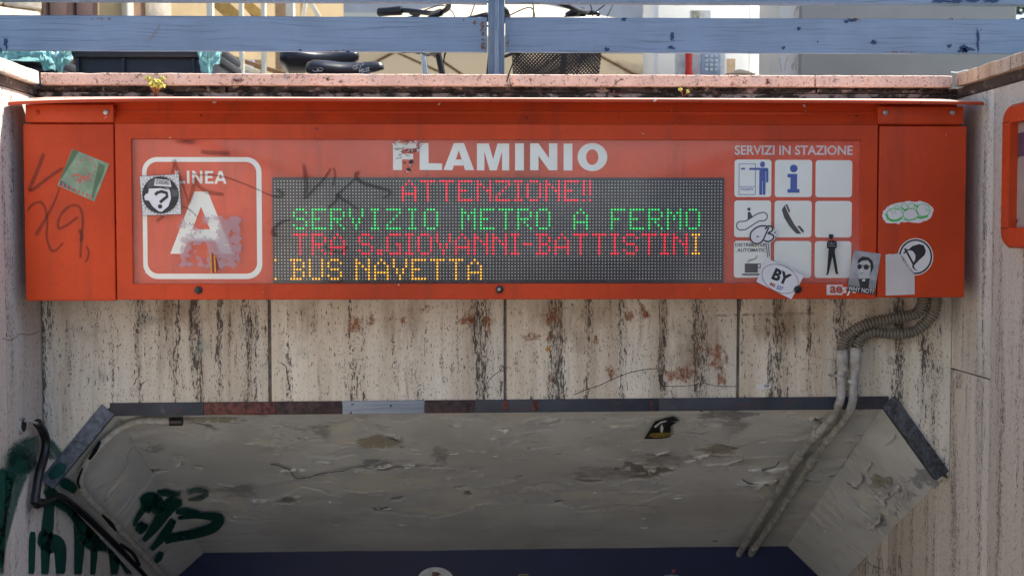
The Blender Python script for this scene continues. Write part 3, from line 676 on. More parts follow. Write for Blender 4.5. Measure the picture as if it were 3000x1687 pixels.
# ---- printed face
YF = 0.020
fp = box('face_panel', ix0 + .0005, ix1 - .0005, YF, YF + 0.006, iz0 + .0005, iz1 - .0005, m_face, sign)
YP = YF - 0.0006
k1 = lambda x, y: (1100 + x / 3.68, 380 + y / 3.68)
LET = [
 [[(192, 148), (440, 148), (440, 205), (288, 205), (288, 262), (408, 262), (408, 322), (288, 322), (288, 438), (192, 438)]],
 [[(478, 146), (574, 146), (574, 364), (720, 366), (718, 438), (478, 436)]],
 [[(735, 436), (847, 146), (900, 146), (900, 224), (830, 438)], [(900, 146), (955, 146), (1065, 438), (967, 438), (900, 224)], [(845, 388), (866, 324), (934, 324), (955, 388)]],
 [[(1095, 150), (1175, 150), (1175, 440), (1095, 440)], [(1175, 150), (1222, 150), (1270, 320), (1270, 440), (1232, 440), (1175, 235)], [(1270, 320), (1316, 150), (1365, 150), (1365, 235), (1308, 440), (1270, 440)], [(1365, 150), (1442, 150), (1442, 440), (1365, 440)]],
 [[(1505, 148), (1600, 148), (1600, 440), (1505, 440)]],
 [[(1667, 148), (1757, 148), (1757, 438), (1667, 438)], [(1757, 148), (1870, 308), (1870, 438), (1757, 280)], [(1870, 148), (1960, 148), (1960, 438), (1870, 438)]],
 [[(2027, 150), (2122, 150), (2122, 440), (2027, 440)]],
 ringq(circ(2337, 295, 160, 152, 36), circ(2335, 296, 66, 84, 36))]
for L in LET: flat('letter', L, m_white, fp, YP, k1, 0.0)
k2 = lambda x, y: (60 + x / 3.45, 420 + y / 3.45)
# LINEA A emblem
outer = rrect(1235, 145, 2440, 1368, 150, 8); inner = rrect(1280, 192, 2388, 1315, 108, 8)
flat('emblem_frame', ringq(outer, inner), m_white, fp, YP, k2, 0.0)
LIN = [[[(1568, 280), (1605, 280), (1605, 385), (1668, 385), (1668, 410), (1568, 410)]],
       [[(1688, 282), (1712, 282), (1712, 410), (1688, 410)]],
       [[(1740, 282), (1765, 282), (1765, 410), (1740, 410)], [(1765, 282), (1820, 368), (1820, 410), (1765, 325)], [(1820, 282), (1843, 282), (1843, 410), (1820, 410)]],
       [[(1870, 284), (1952, 284), (1952, 306), (1896, 306), (1896, 334), (1946, 334), (1946, 356), (1896, 356), (1896, 388), (1955, 388), (1955, 411), (1870, 411)]],
       [[(1962, 412), (2012, 284), (2026, 284), (2026, 312), (1990, 412)], [(2026, 284), (2042, 284), (2086, 412), (2060, 412), (2026, 312)], [(1999, 384), (2009, 360), (2043, 360), (2052, 384)]]]
for L in LIN: flat('letter', L, m_white, fp, YP, k2, 0.0)
flat('letter', [[(1510, 1115), (1760, 490), (1826, 490), (1826, 640), (1690, 985), (1640, 1115)], [(1826, 490), (1896, 490), (2145, 1115), (2015, 1115), (1960, 985), (1826, 640)], [(1690, 985), (1738, 870), (1915, 870), (1960, 985)]], m_white, fp, YP, k2, 0.0)
# SERVIZI IN STAZIONE
text('lettering', 'SERVIZI IN STAZIONE', (2151, 425, 2496, 453), m_grey_print, fp, YP, 0.022)
# ---- pictogram tiles
k3 = lambda x, y: (2100 + x / 2.898, 380 + y / 2.898)
cols = ((148, 460), (490, 805), (835, 1145)); rows = ((252, 570), (600, 913), (943, 1258))
tiles = {}
for r, (y0, y1) in enumerate(rows):
    for c, (x0, x1) in enumerate(cols):
        a = k3(x0, y0 + 2 * c); b = k3(x1, y1 + 1 * c)
        tiles[r, c] = prism('pictogram_tile', [(sx(x, YP), sz(y, YP)) for x, y in reversed(rrect(a[0], a[1], b[0], b[1], 9))], YP - 0.0004, YP + 0.0005, m_white, sign)
YI = YP - 0.001
def bx2(x0, y0, x1, y1): return [(x0, y0), (x1, y0), (x1, y1), (x0, y1)]
def orect(x0, y0, x1, y1, w): return [bx2(x0, y0, x1, y0 + w), bx2(x0, y1 - w, x1, y1), bx2(x0, y0 + w, x0 + w, y1 - w), bx2(x1 - w, y0 + w, x1, y1 - w)]
flat('pictogram', orect(184, 287, 327, 552, 4.5) + [bx2(188, 480, 323, 484), bx2(203, 322, 236, 338), circ(384, 292, 21, 25), rrect(271, 322, 372, 340, 8), [(372, 322), (425, 322), (434, 332), (434, 352), (358, 352), (358, 340)], bx2(358, 352, 411, 436), rrect(415, 345, 434, 446, 7), rrect(358, 432, 383, 553, 8), rrect(387, 432, 411, 553, 8)], m_blue_print, tiles[0, 0], YI, k3, 0.00006)
text('lettering', 'TICKETS', (k3(198, 494) + k3(306, 514)), m_blue_print, tiles[0, 0], YI, 0.02)
flat('pictogram', [circ(649, 327, 33), [(597, 373), (679, 373), (679, 503), (700, 503), (700, 534), (598, 534), (598, 503), (622, 503), (622, 403), (597, 403)]], m_blue_print, tiles[0, 1], YI, k3, 0.0)
esc = [(205, 779), (243, 776), (290, 748), (345, 712), (395, 700)] + circ(392, 737, 37, 37, 8, -80, 70) + [(360, 774), (300, 812), (245, 848), (205, 852)] + circ(205, 815, 37, 37, 8, 100, 260)
flat('pictogram', stroke2(esc, 9, True) + [circ(272, 674, 14), [(262, 705), (272, 694), (284, 700), (302, 736), (262, 762)]], m_black_print, tiles[1, 0], YI, k3, 0.0)
flat('pictogram', [[(551, 678), (576, 638), (598, 692), (620, 735), (590, 775), (572, 745)], [(590, 775), (620, 735), (655, 797), (690, 845), (655, 862), (612, 812)], [(655, 862), (690, 845), (720, 884), (680, 884)], [(581, 634), (597, 632), (622, 690), (612, 707)], [(682, 818), (706, 815), (742, 858), (734, 880)]], m_black_print, tiles[1, 1], YI, k3, 0.0)
text('lettering', 'DISTRIBUTORI', (k3(158, 963) + k3(442, 993)), m_black_print, tiles[2, 0], YI, 0.02); text('lettering', 'AUTOMATICI', (k3(176, 1008) + k3(428, 1038)), m_black_print, tiles[2, 0], YI, 0.02)
flat('pictogram', [[(241, 1137), (352, 1137), (352, 1215), (241, 1215)], bx2(352, 1137, 376, 1144), bx2(369, 1144, 376, 1170), bx2(352, 1168, 376, 1176), [(212, 1224), (420, 1224), (410, 1237), (225, 1237)]] + stroke2([(262, 1130), (270, 1110), (300, 1102), (330, 1092), (338, 1068)], 4) + stroke2([(272, 1130), (282, 1114), (310, 1108), (340, 1094), (347, 1070)], 4), m_black_print, tiles[2, 0], YI, k3, 0.00005)

# ---- LED message board
led = box('led_display', sx(796), sx(2123), 0.0135, YF - 0.0007, sz(829), sz(520), m_led_board, sign, 0.001)
YB = 0.0135
FONT = {'A': '..#..|.#.#.|#...#|#...#|#####|#...#|#...#', 'T': '#####|..#..|..#..|..#..|..#..|..#..|..#..', 'E': '#####|#....|#....|###..|#....|#....|#####', 'N': '#...#|##..#|#.#.#|#..##|#...#|#...#|#...#', 'Z': '#####|....#|...#.|..#..|.#...|#....|#####', 'I': '###|.#.|.#.|.#.|.#.|.#.|###', 'O': '.###.|#...#|#...#|#...#|#...#|#...#|.###.', 'S': '.###.|#...#|#....|.###.|....#|#...#|.###.', 'R': '####.|#...#|#...#|####.|#.#..|#..#.|#...#', 'V': '#...#|#...#|#...#|.#.#.|.#.#.|..#..|..#..', 'M': '#...#|##.##|#.#.#|#.#.#|#...#|#...#|#...#', 'F': '#####|#....|#....|###..|#....|#....|#....', 'G': '.####|#....|#....|#..##|#...#|#...#|.####', 'B': '####.|.#..#|.#..#|.###.|.#..#|.#..#|####.', 'U': '#...#|#...#|#...#|#...#|#...#|#...#|.###.', '-': '...|...|...|###|...|...|...', '.': '..|..|..|..|..|##|##', '!': '#|#|#|#|#|.|#', ':': '#|.|.|.|.|.|#'}
lit = {}
LINES = [(0, m_led_red, 'ATTENZIONE!!', [41, 47, 53, 59, 65, 71, 77, 81, 87, 93, 99, 101]),
 (9, m_led_green, 'SERVIZIOMETROAFERMO', [6, 12, 18, 24, 31, 36, 43, 48, 60, 66, 72, 78, 84, 96, 108, 114, 120, 126, 132]),
 (17, m_led_red, 'TRAS.GIOVANNI-BATTISTIN', [6, 12, 18, 27, 33, 36, 42, 46, 52, 58, 64, 70, 76, 80, 84, 90, 96, 102, 108, 112, 118, 124, 128]),
 (17, m_led_yellow, 'I', [134]),
 (25, m_led_yellow, ':BUSNAVETTA', [0, 5, 11, 17, 26, 32, 38, 44, 50, 56, 62])]
px0, px1, py0, py1 = 806.0, 2112.0, 531.5, 816.5
def ledpos(c, r): return sx(px0 + (px1 - px0) * c / 143, YB), sz(py0 + (py1 - py0) * r / 31, YB)
def leddots(cells, h, n, lift):
    V = []; F = []
    for c, r in cells:
        x, z = ledpos(c, r); b = len(V)
        for k in range(n):
            a = 2 * math.pi * (k + 0.5) / n; V.append((x + h * math.cos(a), YB + 0.0002, z + h * math.sin(a)))
        for k in range(n):
            a = 2 * math.pi * (k + 0.5) / n; V.append((x + .72 * h * math.cos(a), YB - lift, z + .72 * h * math.sin(a)))
        F.append(tuple(range(b + n, b + 2 * n)))
        for k in range(n): F.append((b + k, b + (k + 1) % n, b + n + (k + 1) % n, b + n + k))
    return V, F
for r0, mt, s, cs in LINES:
    cells = []
    for ch, c0 in zip(s, cs):
        for r, row in enumerate(FONT[ch].split('|')):
            for c, q in enumerate(row):
                if q == '#': cells.append((c0 + c, r0 + r)); lit[c0 + c, r0 + r] = 1
    V, F = leddots(cells, 0.0031, 8, 0.0020); ob = mesh('message_line', V, F, mt, led); ob['kind'] = 'stuff'
    ob['label'] = {0: 'red lit line reading ATTENZIONE!!', 9: 'green lit line reading SERVIZIO METRO A FERMO', 17: 'red lit line reading TRA S.GIOVANNI-BATTISTINI', 25: 'amber lit line reading BUS NAVETTA'}[r0] if s != 'I' else 'amber lit letter I ending the third line'
V, F = leddots([(c, r) for r in range(32) for c in range(144) if (c, r) not in lit], 0.0023, 4, 0.0012)
tag(mesh('unlit_leds', V, F, m_led_off, led), kind='stuff')

# ---- glass pane, dusty
def panemat():
    g = G('dusty_pane'); v = g.pos()
    d = g.step(g.noise(g.pos((1.0, 1, 1.6)), 1.1, 5, 0.6), 0.32, 0.75); f = g.noise(v, 40, 5, 0.7)
    dust = g.math('ADD', 0.015, g.math('MULTIPLY', g.math('MULTIPLY', d, g.math('ADD', 0.6, g.math('MULTIPLY', f, 0.8))), 0.12))
    tr = g.n('BsdfTransparent'); df = g.n('BsdfDiffuse', {0: (0.80, 0.77, 0.73)}); gl = g.n('BsdfGlossy', {0: (1, 1, 1), 1: 0.06})
    fc = g.n('LayerWeight', {0: 0.5}).outputs['Facing']; fr_ = g.math('ADD', 0.035, g.math('MULTIPLY', g.math('POWER', fc, 5.0), 0.5)); m1 = g.n('MixShader', {0: dust, 1: tr.outputs[0], 2: df.outputs[0]}); m2 = g.n('MixShader', {0: fr_, 1: m1.outputs[0], 2: gl.outputs[0]})
    g.nt.links.new(m2.outputs[0], g.out.inputs[0]); return g.m
YG = 0.006
mesh('glass_pane', [(ix0 + .0005, YG, iz0 + .0005), (ix1 - .0005, YG, iz0 + .0005), (ix1 - .0005, YG, iz1 - .0005), (ix0 + .0005, YG, iz1 - .0005)], [(0, 1, 2, 3)], panemat(), sign)

# ---- marker scribbles, smears
m_mark = decal('black_marker', (0.03, 0.018, 0.018), 0.4, 0.46, 0.2, 1.1, 50, 0.35)
m_mark_faint = decal('faded_marker', (0.06, 0.028, 0.025), 0.5, 0.42, 0.1, 1.1, 40, 0.4)
m_smear = decal('soot_smear', (0.03, 0.02, 0.02), 0.6, 0.5, 0.0, 1.0, 12, 0.2)
def onG(x, y): return P(x, y, YG - 0.0006)
def onC(x, y): return P(x, y, -0.0006)
def scr(conv, pts, w, mt, parent, place): return ribbon('marker_scribble', [conv(*p) for p in pts], [q * 1.6 for q in w] if isinstance(w, list) else w * 1.6, mt, parent, place, soft=.6)
# on the left cover (crop coordinates of k2)
for pts, w, mt in (([(240, 85), (200, 200), (130, 370), (75, 490)], 11, m_mark_faint), ([(75, 490), (150, 450), (280, 350), (440, 240)], 9, m_mark_faint),
    ([(65, 695), (120, 620), (200, 595), (250, 660), (270, 800), (265, 940), (300, 1060), (350, 1085), (440, 995)], 7, m_mark_faint), ([(400, 440), (340, 600), (250, 770), (145, 945)], [5, 6, 9, 12], m_mark_faint),
    ([(590, 735), (480, 820), (395, 860), (380, 800), (430, 690), (520, 630), (600, 650), (630, 780), (615, 980), (605, 1180)], 7, m_mark_faint), ([(715, 590), (640, 680)], 7, m_mark_faint), ([(660, 1030), (690, 1090), (680, 1160), (650, 1205)], 6, m_mark_faint), ([(590, 850), (620, 940), (605, 1010)], 11, m_mark)):
    scr(k2, pts, w, mt, sign, onC)
for pts, w, mt in (([(1540, 150), (1575, 250), (1640, 420), (1700, 600)], [14, 10, 8, 4], m_mark_faint), ([(1530, 320), (1548, 240), (1570, 150)], 8, m_mark_faint), ([(1800, 75), (1900, 95), (2140, 105)], 12, m_mark), ([(2130, 105), (2110, 340)], 10, m_mark_faint), ([(1830, 110), (1800, 290)], 9, m_mark_faint), ([(1720, 305), (1800, 320), (2060, 340), (2480, 500)], 5, m_mark_faint), ([(1750, 340), (1800, 430), (1900, 495), (2070, 520)], [8, 10, 12, 9], m_mark_faint), ([(1760, 330), (1740, 480), (1690, 630)], 12, m_mark_faint), ([(1640, 635), (1720, 680), (1800, 760)], 5, m_mark_faint), ([(1375, 810), (1400, 770), (1460, 730)], 9, m_mark), ([(1185, 205), (1300, 320)], 11, m_mark_faint), ([(2300, 280), (2345, 315)], 8, m_mark), ([(1030, 130), (1042, 175)], 6, m_mark)):
    scr(k2, pts, w, mt, sign, onG if pts[0][0] > 1150 else onC)
blob('soot_smear', 545, 412, 40, 16, m_smear, sign, lambda x, y: P(x, max(y, 410.5), YG - 0.0007), soft=0.8)
k4 = lambda x, y: (780 + x / 4.2625, 500 + y / 4.2625)
for pts, w in (([(465, -100), (490, 60), (500, 200), (475, 365)], [11, 13, 11, 7]), ([(480, 360), (560, 270), (700, 130), (820, -40)], 8), ([(840, -50), (860, 60), (830, 200)], 7), ([(1190, 20), (1125, 40), (1140, 110), (1250, 170), (1420, 215), (1545, 260), (1520, 310), (1440, 350)], [10, 11, 12, 11, 9, 8, 6, 5]), ([(1120, 90), (980, 220), (880, 310), (870, 380), (760, 470)], 7), ([(960, 305), (890, 315), (1020, 400), (1160, 490)], [10, 10, 8, 5]), ([(30, 160), (90, 180)], 10), ([(-60, 260), (60, 310), (180, 325), (205, 290), (110, 215)], [4, 5, 8, 12, 9]), ([(320, 610), (200, 640), (100, 720), (95, 795), (165, 790)], [5, 9, 11, 14, 10]), ([(720, 930), (790, 990), (930, 1015), (1025, 940)], 6), ([(610, 650), (640, 675)], 10), ([(1380, 760), (1450, 800)], 7), ([(300, 85), (330, 100)], 9)):
    scr(k4, pts, w, m_mark, sign, onG)
text('lettering', 'aesys', (2437, 842, 2512, 867), m_white, sign, -0.0014, 0.02)
flat('maker_plate', [bx2(2424, 835, 2471, 865)], plain('pale_plate', (.66, .60, .57), .5), sign, -0.0018)
text('lettering', 'ae', (2434, 839, 2470, 860), plain('plate_red', (.45, .05, .03)), sign, -0.0022, 0.03)

# ---- stickers (each a part of the sign, its print a sub-part)
m_paper = plain('white_paper', (0.72, 0.70, 0.70), 0.6, var=0.04, sc=12, bump=0.1)
def sticker(label, pts, mt, Y, conv=None, th=0.0005):
    pts = [conv(*p) if conv else p for p in pts]
    o = [(sx(x, Y), sz(y, Y)) for x, y in pts]
    s = prism('sticker', o, Y, Y + th, mt, sign); s['label'] = label; return s
YC = -0.0008; YGS = YG - 0.0012
k5 = lambda x, y: (2440 + x / 4.5275, 560 + y / 4.5275)
# green sticker, tilted, crumpled
m_grn = plain('grey_green_sticker', (0.17, 0.27, 0.19), 0.35, var=0.25, sc=20, bump=0.5); m_grnd = plain('dark_green_edge', (0.05, 0.12, 0.06), 0.35)
s = sticker('tilted grey-green square sticker with red print', [(535, 65), (905, 215), (750, 592), (380, 430)], m_grn, YC, k2)
m_salm = plain('salmon_print', (0.48, 0.10, 0.08), 0.5)
prt = [circ(615 + 0, 180, 10), circ(660, 160, 9), circ(710, 165, 10), circ(745, 195, 9), circ(768, 240, 9), circ(765, 292, 8), circ(735, 335, 8), circ(580, 220, 9), circ(570, 265, 9), circ(665, 265, 8)] + stroke2([(540, 350), (555, 320), (600, 330), (640, 350), (690, 345), (700, 300)], 20) + stroke2([(560, 380), (620, 365), (690, 380), (720, 360)], 14) + stroke2([(610, 360), (605, 415)], 24)
prt += [[(430 + i * 40, 405 + i * 17), (446 + i * 40, 411 + i * 17), (440 + i * 40, 446 + i * 17), (424 + i * 40, 440 + i * 17)] for i in range(8)]
flat('print', prt, m_salm, s, YC - 0.0003, k2, 0.00005)
flat('print', [[(540, 70), (600, 92), (420, 365), (405, 360)], [(800, 200), (860, 235), (850, 290), (735, 560), (715, 560)]], m_grnd, s, YC - 0.00025, k2, 0.0)
flat('print', [[(408, 370), (590, 508), (400, 428)]], plain('slate_print', (.06, .09, .12)), s, YC - 0.00027, k2, 0.0)
# square face sticker
s = sticker('square black and white sticker, capped head with a question mark for a face', [(1208, 338), (1606, 316), (1628, 718), (1234, 732)], plain('stipple_grey', (0.62, 0.62, 0.62), .5, var=.5, sc=260), YGS, k2)
pr = stroke2([(1208, 338), (1606, 316), (1628, 718), (1234, 732)], 5, True)
flat('print', [circ(1418, 525, 185, 187, 40)] + [stroke2([(1418 + 180 * math.cos(a), 525 + 180 * math.sin(a)), (1418 + 203 * math.cos(a), 525 + 203 * math.sin(a))], 5)[0] for a in [i * 0.1745 for i in range(36)]] + pr, m_black_print, s, YGS - 0.0002, k2, 0.00004)
for _ in range(1):
    rnd = random.Random(3); cs = []
    for i in range(90):
        a = rnd.choice([(1225, 345), (1600, 335), (1612, 700), (1245, 715)]); x, y = a[0] + rnd.uniform(-1, 1) * 70, a[1] + rnd.uniform(-1, 1) * 70
        if 1216 < x < 1612 and 332 < y < 712 and math.hypot(x - 1418, y - 525) > 198: cs.append(circ(x, y, rnd.uniform(2, 5), None, 6))
    flat('print', cs, m_black_print, s, YGS - 0.00021, k2, 0.00003)
face = [(1300, 455), (1500, 450), (1522, 480), (1528, 560), (1500, 640), (1430, 698), (1395, 692), (1330, 640), (1298, 585), (1258, 580), (1248, 540), (1270, 510), (1290, 505)]
flat('print', [face], plain('face_white', (.75, .75, .78), .5, var=.02), s, YGS - 0.0007, k2, 0.0)
m_capg = plain('cap_grey', (.09, .09, .1))
for q_ in ([(1285, 455), (1290, 400), (1360, 362), (1362, 440)], [(1505, 452), (1595, 470), (1590, 535), (1530, 545)]): flat('print', [q_], m_capg, s, YGS - 0.0009, k2, 0.0)
flat('print', [[(1362, 362), (1515, 375), (1530, 445), (1352, 432)]], m_paper, s, YGS - 0.0010, k2, 0.0)
text('print', 'STANDARD', (k2(1372, 375) + k2(1508, 420)), m_black_print, s, YGS - 0.0013, 0.02, 3)
flat('print', stroke2([(1365, 525), (1385, 502), (1430, 490), (1480, 505), (1485, 540), (1440, 575), (1412, 600)], 30) + [circ(1412, 640, 22)] + stroke2(face, 8, True) + stroke2([(1360, 365), (1350, 435), (1480, 465), (1590, 470)], 7), m_black_print, s, YGS - 0.0014, k2, 0.00005)
# remnant of a peeled sticker over the A
m_rem = decal('peeled_sticker_residue', (0.50, 0.38, 0.42), 0.6, 0.6, 0.37, 0.43, 38, 0.55, stain=True)
V = []; A_ = []; F = []
for j in range(13):
    for i in range(13):
        x, y = 1570 + i / 12 * 690 , 705 + j / 12 * 575; V.append(onG(*k2(x, y))); A_.append(0.0 if i in (0, 12) or j in (0, 12) else (0.95 if (i > 7 or j > 5) else 0.55) * (0.35 if (2 < i < 6 and 6 < j < 11) else 1))
for j in range(12):
    for i in range(12): F.append((j * 13 + i, j * 13 + i + 1, (j + 1) * 13 + i + 1, (j + 1) * 13 + i))
r_ = mesh('sticker_residue', V, F, m_rem, sign, attr={'a': A_}); r_['label'] = 'torn lilac residue of a peeled sticker over the letter A'
s = sticker('small maroon and yellow striped scrap at the foot of the letter A', [(1915, 1108), (1940, 1108), (1985, 1180), (2000, 1250), (1980, 1300), (1922, 1308)], plain('maroon_scrap', (.24, .012, .02)), YGS, k2)
flat('print', [[(1913, 1110), (1926, 1108), (1932, 1308), (1920, 1308)], [(1948, 1120), (1962, 1140), (1972, 1300), (1955, 1303)]], plain('amber_stripe', (.75, .36, .03)), s, YGS - .0003, k2, 0.0)
# shredded sticker on the F
rnd = random.Random(11); k6 = k1; dk = []; wh = []
for i in range(95):
    b = rnd.random()
    if b < 0.35: x, y = rnd.uniform(180, 500), rnd.uniform(120, 165)
    elif b < 0.55: x, y = rnd.uniform(280, 440), rnd.uniform(195, 250)
    elif b < 0.7: x, y = rnd.uniform(420, 500), rnd.uniform(140, 240)
    elif b < 0.85: x, y = rnd.uniform(315, 400), rnd.uniform(330, 455)
    else: x, y = rnd.uniform(205, 370), rnd.uniform(200, 330)
    a = rnd.uniform(0, 6.3); l = rnd.uniform(8, 26); w = rnd.uniform(4, 9)
    q = stroke2([(x - l * math.cos(a), y - l * .5 * math.sin(a)), (x + l * math.cos(a), y + l * .5 * math.sin(a))], w)[0]
    (dk if rnd.random() < .5 else wh).append(q)
wh += [[(210, 98), (358, 48), (358, 70), (250, 102)], [(345, 85), (358, 78), (356, 100), (290, 104)]]; dk += stroke2([(240, 92), (355, 56)], 5) + stroke2([(250, 100), (356, 66)], 5) + [circ(385, 350, 22, 26), circ(360, 430, 22, 18)]
o = flat('sticker_scraps', wh, m_paper, sign, YG - 0.001, k6, 0.00006); o['label'] = 'shredded black and white sticker scraps over the letter F'
flat('print', dk, m_black_print, o, YG - 0.0016, k6, 0.00006)
# speech-bubble B sticker and BY sticker
s = sticker('white die-cut sticker with a curly black letter B on a stem', [(272, 905), (290, 860), (330, 825), (390, 808), (440, 806), (475, 825), (490, 855), (522, 872), (498, 900), (495, 930), (455, 965), (452, 1005), (462, 1075), (440, 1112), (424, 1110), (412, 960), (350, 978), (300, 965)], m_paper, YGS, k3)
flat('print', stroke2(catmull([(425, 818, 0), (360, 820, 0), (300, 860, 0), (284, 910, 0), (300, 950, 0), (335, 968, 0), (375, 958, 0), (400, 925, 0), (428, 860, 0), (442, 830, 0)], 4), 12) + stroke2(catmull([(410, 845, 0), (440, 818, 0), (470, 828, 0), (470, 860, 0), (435, 878, 0), (480, 895, 0), (478, 930, 0), (440, 950, 0), (400, 940, 0)], 4), 13) + [[(340, 907), (349, 897), (358, 908), (349, 917)], [(484, 873), (494, 865), (503, 873), (494, 882)]] + stroke2([(420, 960), (436, 1085)], 6) + stroke2([(437, 960), (450, 1075)], 6), m_black_print, s, YGS - .0003, k3, 0.00004)
YS2 = -0.0022
s = sticker('white tilted oval-and-letters BY sticker across the lower frame edge', [(425, 1090), (745, 1242), (640, 1442), (340, 1292)], m_paper, YS2, k3)
ov = []
for i in range(48):
    a = 2 * math.pi * i / 48; u, w = 165 * math.cos(a), 112 * math.sin(a); c, q = math.cos(rad(27)), math.sin(rad(27)); ov.append((543 + u * c - w * q, 1268 + u * q + w * c))
flat('print', stroke2(ov, 4, True), m_black_print, s, YS2 - .0003, k3, 0.0)
text('print', 'BY', (k3(478, 1200) + k3(632, 1302)), m_black_print, s, YS2 - .0004, 0.045, 24)
text('print', 'M6', (k3(456, 1300) + k3(505, 1335)), m_salm, s, YS2 - .0004, 0.03, 22); text('print', '227', (k3(512, 1328) + k3(570, 1362)), m_blue_print, s, YS2 - .0004, 0.03, 22)
blob('torn_paper', 2258, 858, 26, 14, decal('torn_paper_bits', (.7, .66, .64), .7, .9, .4, .5, 90, .6), sign, onC, soft=.4)
# standing figure sticker (dark silhouette)
m_sil = plain('silhouette_black', (0.010, 0.010, 0.014), 0.5)
body = [(948, 945), (985, 938), (1020, 948), (1023, 1000), (1008, 1010), (1005, 1040), (1020, 1130), (1034, 1215), (1042, 1226), (1020, 1230), (1012, 1216), (985, 1078), (962, 1190), (955, 1220), (950, 1234), (928, 1234), (940, 1218), (945, 1130), (952, 1010), (937, 1005), (938, 955)]
s = sticker('black cut-out of a standing man with folded arms, lower right tile', body, m_sil, YGS, k3)
flat('print', [circ(972, 910, 19, 22), [(950, 905), (955, 886), (990, 890), (994, 906)]], m_sil, s, YGS - .0002, k3, 0.00005)
flat('print', stroke2([(945, 962), (975, 975), (1010, 962)], 4) + stroke2([(945, 990), (980, 985), (1015, 992)], 4) + [circ(975, 960, 5), circ(938, 1231, 4), circ(1032, 1227, 4)], plain('grey_detail', (.3, .3, .3)), s, YGS - .0005, k3, 0.00004)
# WHY NOT portrait sticker: a generic man in sunglasses
s = sticker('grey portrait sticker of a man in sunglasses, captioned WHY NOT?', [(285, 783), (645, 835), (562, 1382), (200, 1325)], plain('photo_grey', (.34, .34, .36), .45, var=.35, sc=18), YS2, k5)
def shp(polys, colr, dy):
    mt = plain('photo_tone', (colr,) * 3, .5, var=.08)
    for n_, q_ in enumerate(polys): flat('print', [q_], mt, s, YS2 - dy - n_ * .00004, k5, 0.0)
shp([[(222, 1180), (345, 1150), (370, 1285), (208, 1258)], [(500, 1160), (580, 1200), (568, 1300), (480, 1300)]], .28, .0003)
shp([[(345, 1150), (500, 1150), (485, 1295), (375, 1285)]], .03, .0004)
shp([[(335, 960), (345, 905), (400, 868), (480, 880), (535, 930), (548, 1010), (520, 1080), (495, 1080), (480, 930), (400, 930), (345, 985)]], .02, .0005)
shp([[(345, 960), (400, 925), (470, 920), (505, 960), (510, 1060), (485, 1110), (440, 1160), (385, 1150), (350, 1090), (335, 1030)], [(480, 1060), (498, 1160), (350, 1165), (360, 1110)]], .52, .0007)
shp([circ(362, 1005, 30, 34), circ(450, 1010, 36, 36), bx2(385, 985, 420, 994), [(480, 990), (512, 1000), (512, 1008), (480, 1002)], bx2(368, 1090, 410, 1098)], .03, .0010)
shp([[(400, 1172), (440, 1170), (436, 1200), (398, 1198)], [(372, 1040), (395, 1038), (400, 1060), (375, 1062)]], .68, .0012)
flat('print', [[(210, 1248), (572, 1305), (562, 1382), (200, 1325)]], m_black_print, s, YS2 - .0006, k5, 0.0)
text('print', 'WHY NOT?', (k5(213, 1285) + k5(557, 1345)), m_paper, s, YS2 - .0009, 0.012, 8.5)
# sea-green bubble letters on torn paper
rnd = random.Random(5); C_ = [(660, 300), (665, 265), (720, 210), (790, 170), (900, 150), (1020, 125), (1080, 135), (1150, 132), (1230, 145), (1290, 190), (1335, 250), (1310, 350), (1240, 385), (1150, 420), (1000, 405), (915, 410), (885, 432), (710, 425), (680, 375), (652, 335)]
jit = []
for i in range(len(C_)):
    a, b = C_[i], C_[(i + 1) % len(C_)]
    for t in (0, .33, .66): jit.append((a[0] + (b[0] - a[0]) * t + rnd.uniform(-7, 7), a[1] + (b[1] - a[1]) * t + rnd.uniform(-7, 7)))
s = sticker('torn white paper sticker with bright green bubble lettering', jit, m_paper, YC, k5)
gl = []
for c, w in ((circ(820, 310, 110, 85, 24), 10), (circ(1030, 305, 100, 78, 24), 9), (circ(1195, 250, 92, 82, 24), 9), (circ(945, 205, 42, 40, 16), 8), (circ(1040, 195, 42, 38, 16), 8), (circ(845, 215, 32, 28, 14), 7)): gl += stroke2(c, w, True)
gl += stroke2([(705, 300), (730, 360), (790, 392), (860, 385), (915, 350)], 30) + stroke2([(940, 375), (1030, 385), (1100, 360)], 16) + stroke2([(1120, 345), (1180, 352), (1260, 330)], 26) + stroke2([(1080, 185), (1130, 195), (1110, 220)], 24) + stroke2([(760, 230), (795, 300), (815, 250), (840, 300)], 8) + stroke2([(900, 200), (960, 260), (1000, 235)], 14) + stroke2([(1215, 210), (1245, 240), (1230, 265), (1290, 250)], 7)
flat('print', gl, plain('bright_green_ink', (.06, .52, .10), .5), s, YC - .0003, k5, 0.00004)
# round flag sticker half covered by blank paper
s = sticker('round black and white sail-flag emblem sticker on the right cover', circ(1103, 873, 236, 248, 48), m_paper, YC, k5)
flat('print', ringq(circ(1103, 873, 222, 234, 44), circ(1103, 873, 200, 212, 44)) + [stroke2([(960, 762), (1085, 985)], 26)[0], stroke2([(945, 830), (1000, 775)], 20)[0], [(985, 795), (1060, 730), (1150, 702), (1210, 720), (1240, 790), (1225, 850), (1150, 920), (1098, 975), (1070, 970), (1100, 910), (1102, 850), (1070, 800), (1030, 785)]] + stroke2([(1075, 975), (1075, 1010), (1095, 1040), (1130, 1060)], [26, 24, 14, 4]), m_black_print, s, YC - .0003, k5, 0.00004)
s = sticker('blank off-white rectangular paper with a torn top edge on the right cover', [(705, 845), (760, 835), (800, 840), (850, 830), (905, 845), (940, 900), (1000, 990), (1095, 1110), (1100, 1376), (715, 1390)], plain('blank_paper', (.60, .56, .54), .7, var=.06, sc=8), YC - 0.0006, k5)
